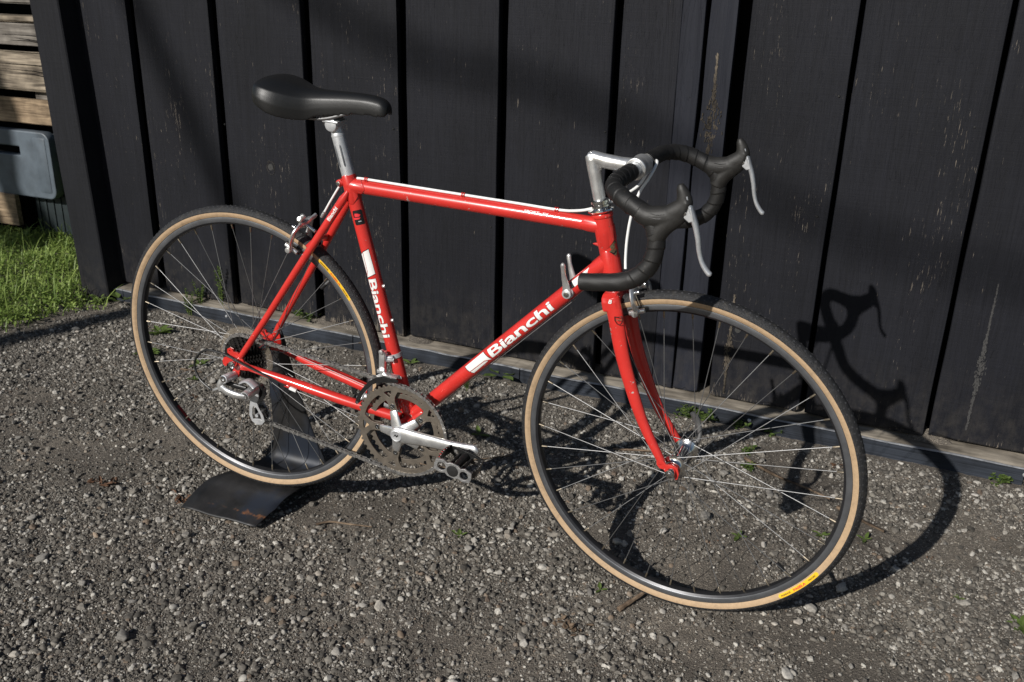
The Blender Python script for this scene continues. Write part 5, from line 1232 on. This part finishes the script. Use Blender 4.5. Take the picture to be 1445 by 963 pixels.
# rear derailleur
rdl = empty('rear_derailleur', parent=bike)
mb = MB(); cyl(mb, (-.002, -.064, -.029), (-.006, -.0985, -.0265), .0098, 20, bev=.0012); mb.build('upper_knuckle', 'alloy_dull', rdl)
mb = MB(); lathe(mb, [(0.0028, .002), (.0030, 0), (.0072, -.0002), (.0080, .001)], (-.006, -.1000, -.0262), n=16, closed=False); lathe(mb, [(0, .0022), (.003, .0022)], (-.006, -.1000, -.0262), n=8, closed=False); mb.build('pivot_bolt', 'chrome', rdl)
def slab(pts3, wid, th, mat, nm, parent):
    mb = MB(); P = spline(pts3, 5); k = len(P); tube(mb, P, th if np.isscalar(th) else np.interp(np.linspace(0, 1, k), np.linspace(0, 1, len(th)), th), 14, ry=wid if np.isscalar(wid) else np.interp(np.linspace(0, 1, k), np.linspace(0, 1, len(wid)), wid), up=(0, 1, 0)); return mb.build(nm, mat, parent)
slab([(-.010, -.094, -.030), (-.018, -.096, -.044), (-.016, -.096, -.056)], [.0085, .008, .006], .006, 'alloy', 'knuckle_arm', rdl)
slab([(-.016, -.097, -.048), (.004, -.1005, -.053), (.030, -.100, -.056), (.046, -.096, -.057)], [.0080, .0086, .0078, .0068], [.0042, .0055, .0055, .0045], 'alloy', 'outer_link', rdl)
slab([(-.012, -.082, -.042), (.010, -.080, -.046), (.038, -.078, -.048)], .0065, .004, 'black', 'inner_link', rdl)
mb = MB(); cyl(mb, (.0475, -.058, -.0530), (.0475, -.0985, -.0560), .0112, 22, bev=.0012); mb.build('lower_knuckle', 'alloy', rdl)
mb = MB(); lathe(mb, [(.0046, .004), (.0050, 0), (.0085, -.0004), (.0095, .001)], (.0475, -.0992, -.0560), n=18, closed=False); lathe(mb, [(0, .0035), (.0047, .0035)], (.0475, -.0992, -.0560), n=10, closed=False); mb.build('knuckle_bolt', 'chrome', rdl)
slab([(.020, -.070, -.040), (.040, -.072, -.030), (.062, -.074, -.040)], .0035, .010, 'alloy_dull', 'spring_cover', rdl)
cg = [(.030, -.058), (.041, -.060), (.047, -.068), (.047, -.082), (.041, -.094), (.045, -.106), (.056, -.122), (.060, -.136), (.052, -.146), (.038, -.149), (.026, -.143), (.020, -.130), (.021, -.112), (.024, -.096), (.019, -.082), (.020, -.066)]
cgh = [(.040, -.108), (.050, -.124), (.053, -.135), (.042, -.1345), (.029, -.138), (.0265, -.128), (.028, -.112), (.033, -.104)]
plate([(x, z if z > -.10 else z*1.05+.005) for x, z in cg], [[(x, z if z > -.10 else z*1.05+.005) for x, z in cgh]], -.0485, .0022, 'alloy_dull', rdl, 'outer_cage_plate'); plate(cg, [], -.0255, .0018, 'alloy_dull', rdl, 'inner_cage_plate')
for c0 in ((.034, -.076), (.040, -.128)):
    P = []
    for k in range(11):
        for f, rr in ((0, .0150), (.3, .0195), (.5, .0195), (.8, .0150)): a = (k+f)/11*2*PI; P.append((c0[0]+rr*math.cos(a), c0[1]+rr*math.sin(a)))
    plate(P, [], yR-.004, .0022, 'blackpl', rdl, 'jockey_wheel', bev=0)
    mb = MB(); cyl(mb, (c0[0], -.051, c0[1]), (c0[0], -.024, c0[1]), .0042, 12); mb.build('jockey_bolt', 'alloy_dull', rdl)
mb = MB(); cyl(mb, (-.040, -.093, -.064), (-.020, -.095, -.052), .0036, 12, bev=.0005); mb.build('barrel_adjuster', 'alloy', rdl)
mb = MB(); tube(mb, spline([(.130, -.054, -.030), (.085, -.064, -.012), (.036, -.073, .006), (-.001, -.076, .019), (-.030, -.076, .0245), (-.068, -.076, .0215), (-.093, -.077, -.001), (-.098, -.080, -.024), (-.082, -.085, -.049), (-.050, -.090, -.064), (-.038, -.093, -.063)], 8), .0025, 10); mb.build('gear_cable', 'blackpl', bike)
mb = MB(); cyl(mb, (.134, -.0525, -.034), (.150, -.051, -.0385), .0042, 10, bev=.0005); mb.build('cable_end', 'white', bike)
mb = MB(); tube(mb, [(.150, -.051, -.0385), (.392, -.030, -.092), (.420, -.010, -.094)], .0008, 6); tube(mb, [(.420, -.006, -.094), DTa+dd*.12+[.012, .002, -.013], DTa+dd*.495+[.013, -.006, -.0135]], .0008, 6); tube(mb, [(.352, -.026, .060), (.392, -.014, -.06), (.415, 0, -.094)], .0007, 6); mb.build('inner_cable', 'steel', bike)

# shift levers
PS = DTa+dd*.495
for sgn in (-1, 1):
    sh = empty('shift_lever', tuple(PS), parent=bike)
    mb = MB(); cyl(mb, (0, sgn*.014, 0), (0, sgn*.0205, 0), .0112, 24, bev=.0012); cyl(mb, (0, sgn*.0255, 0), (0, sgn*.0285, 0), .0090, 20, bev=.001); mb.build('boss', 'alloy_dull', sh)
    mb = MB(); cyl(mb, (0, sgn*.0285, 0), (0, sgn*.0305, 0), .0052, 14, bev=.0006); mb.build('screw', 'chrome', sh)
    P = [(.000, sgn*.0225, .0), (-.004, sgn*.0235, .016), (-.0085, sgn*.0255, .034), (-.0105, sgn*.028, .050), (-.011, sgn*.030, .060)] if sgn < 0 else [(.000, sgn*.0225, .0), (-.006, sgn*.0235, .018), (-.013, sgn*.0255, .036), (-.018, sgn*.028, .052), (-.0195, sgn*.030, .060)]
    S_ = spline(P, 6); k = len(S_); mb = MB(); tube(mb, S_, np.interp(np.linspace(0, 1, k), [0, .3, .6, .9, 1], [.0095, .0060, .0042, .0048, .0025]), 14, ry=np.interp(np.linspace(0, 1, k), [0, .4, .9, 1], [.0032, .0028, .0036, .002]), up=(1, 0, 0)); mb.build('lever', 'alloy', sh)

# ------------------------------------------------------------------ seat post and saddle
mb = MB(); SPb = STt+sd*.016; tube(mb, [STt-sd*.05, STt+sd*.094], .0133, 30); tube(mb, [STt+sd*.094, STt+sd*.098, STt+sd*.104], [.0133, .0140, .0118], 30)
post_ = mb.build('seat_post', 'alloy_dull', bike)
mb = MB()
for off in (-.0055, .0055):
    n_ = np.array([0, -1., 0]); u_ = np.cross(n_, sd); c1 = STt+sd*.036; c2 = STt+sd*.080; nn = (n_*math.cos(off/.0133)+u_*math.sin(off/.0133))*.0134; tube(mb, [c1+nn, c1+sd*.004+nn, c2-sd*.004+nn, c2+nn], [.0006, .0017, .0017, .0006], 8, ry=[.0004, .0012, .0012, .0004])
mb.build('flute', 'rim', post_)
mb = MB(); cc = STt+sd*.118; cyl(mb, cc+[0, -.020, .002], cc+[0, .020, .002], .0135, 22, bev=.003); box(mb, cc+[-.018, -.022, .006], cc+[.018, .022, .011], bev=.003); tube(mb, [STt+sd*.098, cc], .0125, 20);  mb.build('seat_clamp', 'alloy_dull', post_)
mb = MB(); cyl(mb, (STt+sd*.004)+[-.020, -.0145, -.004], (STt+sd*.004)+[-.020, .0125, -.004], .0048, 14, bev=.0008); mb.build('binder_bolt', 'chrome', bike)
# saddle: lofted sections from tail to nose; x, half width, crown z, skirt z, edge drop
sec = [(.0700, .022, .6010, .5930), (.0735, .042, .6090, .5900), (.0810, .0590, .6160, .5850), (.0940, .0700, .6200, .5780), (.1110, .0735, .6205, .5690), (.1300, .0700, .6180, .5610), (.1480, .0615, .6140, .5560), (.1670, .0500, .6095, .5530), (.1860, .0390, .6070, .5530), (.2060, .0315, .6060, .5605), (.2300, .0265, .6065, .5640), (.2600, .0230, .6075, .5690), (.2900, .0212, .6080, .5725), (.3150, .0200, .6070, .5735), (.3320, .0190, .6045, .5730), (.3410, .0175, .6010, .5730), (.3470, .0145, .5960, .5735), (.3500, .0100, .5910, .5745)]
sec_s = spline([np.array(s) for s in sec], 3); NS = 28; V = []; F = []
for (x, hw, zt, zb) in sec_s:
    kk = float(np.clip((.20-x)/.09, 0, 1)); zt += .002+.003*kk; zb -= .002; hw *= 1.03
    H = zt-zb
    for i in range(NS+1):
        t = i/NS*2-1; a = abs(t)
        if a < .72: yy = t/.72*hw*.90; zz = zt-H*.30*(abs(yy)/(hw*.90+1e-9))**2.6
        else:
            q = (a-.72)/.28; yy = math.copysign(hw*(.90+.10*math.sin(min(1, q*1.6)*PI/2)-.03*max(0, q-.6)), t); zz = zt-H*.30-(H*.70)*q
        V.append((x, yy, zz))
    for t in (.86, .5, 0, -.5, -.86): V.append((x, t*hw, zb+.004+.004*(1-abs(t))))
n = NS+6; k = len(sec_s)
for j in range(k-1):
    for i in range(n): F.append((j*n+i, j*n+(i+1) % n, (j+1)*n+(i+1) % n, (j+1)*n+i))
F.append(tuple(range(n))); F.append(tuple(range((k-1)*n, k*n))[::-1])
mb = MB().add(V, F); sad = empty('saddle', parent=bike); so_ = mb.build('cover', 'saddle', sad, auto=0)
remesh(so_, .0016, 8)
mb = MB(); V = []; F = []
for (x, hw, zt, zb) in sec_s[3:-3]:
    for t in (-1, -.5, 0, .5, 1): V.append((x, t*hw*.94, zb+.010+.004*(1-t*t)))
for j in range(len(V)//5-1):
    for i in range(4): F.append((j*5+i, j*5+i+1, j*5+i+6, j*5+i+5))
V = [(x, yy*.82, z) for x, yy, z in V]; mb.add(V, F); mb.build('base_shell', 'blackpl', sad)
for sg in (-1, 1):
    mb = MB(); tube(mb, spline([(.085, sg*.028, .578), (.115, sg*.024, .562), (.150, sg*.0215, .5545), (.215, sg*.0215, .5560), (.270, sg*.018, .572), (.325, sg*.006, .584)], 6), .0035, 12); mb.build('rail', 'steel', sad)

# ------------------------------------------------------------------ stem, bars, levers
stm = MB()
tube(stm, [hp(.470), hp(.500), hp(.540)], [.0114, .0118, .0125], 28)
cl = np.array([.8450, 0, .5465])
tube(stm, [hp(.549)+np.array([-.0085, 0, .004]), hp(.549)+np.array([0, 0, .0020]), np.array([.785, 0, .5475]), np.array([.812, 0, .5465]), np.array([.832, 0, .5465])], [.0082, .0125, .0132, .0132, .0140], 24, ry=[.0090, .0112, .0115, .0118, .0140])
tube(stm, [hp(.520), hp(.535), hp(.5475), hp(.556)+np.array([-.004, 0, 0])], [.0122, .0125, .0125, .0092], 24)
tube(stm, [hp(.530)+np.array([.006, 0, 0]), hp(.541)+np.array([.012, 0, 0]), np.array([.786, 0, .5440])], [.007, .0085, .006], 16)
lathe(stm, [(.0130, -.0215), (.0185, -.0215), (.0198, -.0195), (.0192, -.010), (.0180, 0), (.0192, .010), (.0198, .0195), (.0185, .0215), (.0130, .0215)], tuple(cl), n=32)
tube(stm, [np.array([.822, 0, .5462]), np.array([.836, 0, .5465])], [.0100, .0125], 20)
sto = stm.build('stem', 'alloy', bike, mat=SB); remesh(sto, .0011, 3)
mb = MB(); cyl(mb, hp(.557)+hd*.001, hp(.557)+hd*.0042, .0048, 14, bev=.0006); mb.build('stem_bolt', 'chrome', bike, mat=SB)
hbp = lambda s: [np.array([.845, s*.0, .5465]), np.array([.845, s*.060, .5465]), np.array([.8455, s*.105, .5465]), np.array([.8490, s*.135, .5460]), np.array([.8600, s*.162, .5445]), np.array([.8790, s*.1810, .5400]), np.array([.9000, s*.1890, .5325]), np.array([.9200, s*.1920, .5240]), np.array([.9370, s*.1940, .5105]), np.array([.9455, s*.1955, .4900]), np.array([.9465, s*.1965, .4660]), np.array([.9395, s*.1975, .4420]), np.array([.9220, s*.1985, .4210]), np.array([.8980, s*.1990, .4080]), np.array([.8640, s*.1990, .4000]), np.array([.8260, s*.1990, .3935])]
hbar = MB(); tube(hbar, [(.845, -.052, .5465), (.845, .052, .5465)], .0128, 24); hba = hbar.build('handlebar', 'alloy_dull', bike, mat=SB)
for sg in (-1, 1):
    P = spline(hbp(sg), 40)
    d = np.concatenate([[0], np.cumsum(np.linalg.norm(np.diff(P, axis=0), axis=1))]); st_ = .046; S_ = np.arange(st_, d[-1], .00055); Q = np.stack([np.interp(S_, d, P[:, q]) for q in range(3)], 1)
    T, U, Sd = frames(Q); nn = 28; a = np.arange(nn)/nn*2*PI; V = []; pit = .0215
    for i in range(len(Q)):
        for j in range(nn):
            ph = ((S_[i]+.0045*math.sin(a[j]+.6)*1.0+ (a[j]/(2*PI))*0)/pit) % 1.0
            straight = S_[i] > d[-1]*.80
            ridge = (.00125*(ph**1.0) if ph < .93 else .00125*(1-(ph-.93)/.07)) if not straight else .0005
            r = .0142+ridge+.0002*math.sin(S_[i]*190+j)+(.0004*math.sin(S_[i]*37))
            end = S_[-1]-S_[i]; 
            if end < .004: r = min(r, .0148*math.sqrt(max(.25, 1-(1-end/.004)**2)))
            if i < 3: r = min(r, .0130+.0005*i)
            V.append(Q[i]+(Sd[i]*math.cos(a[j])+U[i]*math.sin(a[j]))*r)
    F = [(i*nn+j, i*nn+(j+1) % nn, (i+1)*nn+(j+1) % nn, (i+1)*nn+j) for i in range(len(Q)-1) for j in range(nn)]
    F.append(tuple(range((len(Q)-1)*nn, len(Q)*nn)))
    MB().add(V, F).build('bar_tape', 'tape', hba, auto=60)
    mb = MB(); cyl(mb, Q[0]-T[0]*.004, Q[0]+T[0]*.006, .0152, 24, bev=.0008); mb.build('finishing_tape', 'blackpl', hba)
    # hood (voxel-joined lofts) and lever
    y = sg*.1945; hd_ = MB()
    def hb_(pts, r, ry): tube(hd_, spline(pts, 5), np.interp(np.linspace(0, 1, 5*(len(pts)-1)+1), np.linspace(0, 1, len(r)), r), 20, ry=np.interp(np.linspace(0, 1, 5*(len(pts)-1)+1), np.linspace(0, 1, len(ry)), ry))
    hb_([(.912, y, .5275), (.930, y, .5215), (.950, y, .5235), (.9685, y, .5285), (.9800, y, .5385)], [.0155, .0178, .0185, .0185, .0150], [.0165, .0175, .0158, .0140, .0115])
    hb_([(.9640, y, .5300), (.9765, y, .5400), (.9820, y, .5510), (.9805, y, .5620), (.9755, y, .5730), (.9725, y, .5800)], [.0170, .0165, .0140, .0112, .0082, .0045], [.0140, .0130, .0112, .0098, .0078, .0045])
    hb_([(.9440, y, .4860), (.9480, y, .5000), (.9560, y, .5130), (.9680, y, .5240)], [.0150, .0160, .0165, .0160], [.0160, .0158, .0150, .0140])
    hb_([(.9760, y, .5290), (.9840, y, .5420), (.9880, y, .5560)], [.0085, .0090, .0075], [.0122, .0122, .0115])
    lv = empty('brake_lever', parent=bike, mat=SB)
    ho = hd_.build('hood', 'hood', lv); remesh(ho, .0014, 7)
    for zz in (.524, .531):
        mb = MB(); tube(mb, [(.935, y-.0168, zz+.001), (.945, y-.0160, zz), (.957, y-.0143, zz+.002)], [.0004, .0007, .0004], 6); mb.build('hood_groove', 'blackpl', lv)
    bl_ = MB(); P = spline([(.9860, y, .5640), (.9920, y, .5480), (.9985, y, .5330), (1.0050, y, .5180), (1.0110, y, .4990), (1.0155, y, .4800), (1.0220, y, .4640), (1.0310, y, .4520), (1.0380, y, .4460)], 5); k = len(P); t = np.linspace(0, 1, k)
    tube(bl_, P, np.interp(t, [0, .15, .35, .7, .97, 1], [.0030, .0045, .0046, .0036, .0044, .0022]), 14, ry=np.interp(t, [0, .15, .5, .97, 1], [.0085, .0092, .0065, .0055, .0030]), up=(1, 0, 0)); bl_.build('lever_blade', 'alloy_dull', lv)
    V, F = poly_mesh([(.9850, .5480), (.9935, .5480), (1.0010, .5290), (.9950, .5265), (.9850, .5330), (.9800, .5330), (.9795, .5400)], [], .014, .0015); MB().add([(x, y+z, zz) for x, zz, z in V], F).build('lever_bracket', 'alloy_dull', lv)
    mb = MB(); cyl(mb, (.9865, y-.0105, .5385), (.9865, y+.0105, .5385), .0032, 14, bev=.0006); mb.build('pivot_pin', 'chrome', lv)

# ------------------------------------------------------------------ brakes and cables
def caliper(parent_mat, O, ex, ez, name_sfx, depth):
    """O: centre bolt in bike frame; ez points away from the hub, ex across the wheel plane's forward side"""
    root = empty('brake_caliper', parent=bike, mat=parent_mat)
    O = np.array(O); ex = np.array(ex, float); ez = np.array(ez, float); Yv = np.array([0, 1., 0])
    pt = lambda y, z, x=0.0: O+Yv*y+ez*z+ex*x
    mb = MB(); cyl(mb, pt(0, 0, -.022), pt(0, 0, .022), .0042, 14, bev=.0005); cyl(mb, pt(0, 0, .016), pt(0, 0, .024), .0075, 14, bev=.001); mb.build('centre_bolt', 'chrome', root)
    for sg, dx in ((-1, .004), (1, .011)):
        mb = MB(); P = spline([pt(-sg*.026, .018, dx), pt(-sg*.012, .010, dx), pt(0, .001, dx), pt(sg*.022, .002, dx), pt(sg*.0345, -.012, dx), pt(sg*.0335, -.032, dx*.6), pt(sg*.026, -depth+.004, dx*.3)], 6); k = len(P)
        tube(mb, P, np.interp(np.linspace(0, 1, k), [0, .3, .7, 1], [.0048, .0088, .0078, .0062]), 14, ry=.0040, up=tuple(ez)); mb.build('caliper_arm', 'alloy', root)
        mb = MB(); t = np.cross(Yv, ez); 
        a = pt(sg*.0165, -depth, 0); cyl(mb, a-t*.019, a+t*.019, .0055, 12, bev=.0015); mb.build('brake_pad', 'blackpl', root)
        mb = MB(); a2 = pt(sg*.0225, -depth, 0); cyl(mb, a2-t*.016, a2+t*.016, .0048, 12, bev=.0015); cyl(mb, pt(sg*.020, -depth, 0), pt(sg*.0365, -depth, 0), .0042, 12, bev=.0008); cyl(mb, pt(sg*.031, -depth, 0), pt(sg*.0385, -depth, 0), .0062, 14, bev=.001); mb.build('pad_holder', 'alloy', root)
    mb = MB(); cyl(mb, pt(-.026, .014, .006), pt(-.026, .032, .006), .0032, 12, bev=.0006); cyl(mb, pt(-.026, .026, .006), pt(-.026, .031, .006), .0058, 12, bev=.0008); mb.build('barrel_adjuster', 'alloy', root)
    mb = MB(); cyl(mb, pt(-.026, -.006, .002), pt(-.026, -.006, .018), .0045, 10, bev=.0006); tube(mb, [pt(-.026, .014, .006), pt(-.026, -.030, .010)], .0008, 6); mb.build('cable_anchor', 'chrome', root)
    return root
a_r = rad(62.3); er = np.array([math.cos(a_r), 0, math.sin(a_r)]); tr = np.array([-math.sin(a_r), 0, math.cos(a_r)])
caliper(Matrix.Identity(4), er*.3620+tr*.012, tr, er, 'rear', .0545)
fc = np.array([.8520, 0, .3230]); erf = fc-np.array([L_, 0, 0]); erf /= np.linalg.norm(erf); trf = np.array([erf[2], 0, -erf[0]])
caliper(SW, fc+trf*.012, trf, erf, 'front', np.linalg.norm(fc-np.array([L_, 0, 0]))-.3095)
cb = MB()
tube(cb, spline([(.2790, -.002, .4440), (.300, -.002, .4448), (.40, -.002, .4450), (.511, -.002, .4455), (.62, -.002, .4460), (.700, -.002, .4462), (.7350, -.004, .4500), (.7680, -.012, .4610), (.800, .010, .475), (.835, .045, .500), (.848, .060, .530)], 8), .0027, 12); cb.build('brake_cable', 'white', bike)
cb = MB(); tube(cb, spline([(.2440, .0, .4320), (.2320, -.001, .4130), (.2150, -.001, .3860), (.2020, -.001, .3640)], 6), .0024, 12); cb.build('brake_cable', 'white', bike)
cb = MB(); tube(cb, [(.2020, -.001, .3640), (.1970, -.001, .3560), (.1935, -.001, .3500)], [.0032, .0036, .0030], 10); cb.build('cable_end', 'alloy', bike)
cb = MB(); tube(cb, spline([(.8520, .060, .5480), (.8640, .045, .5480), (.8600, .020, .5250), (.8500, .004, .5000), (.8430, -.006, .4600), (.8410, -.010, .4200), (.8430, -.014, .3850), (.8470, -.020, .3640)], 8), .0027, 12); cb.build('brake_cable', 'white', bike, mat=SB)
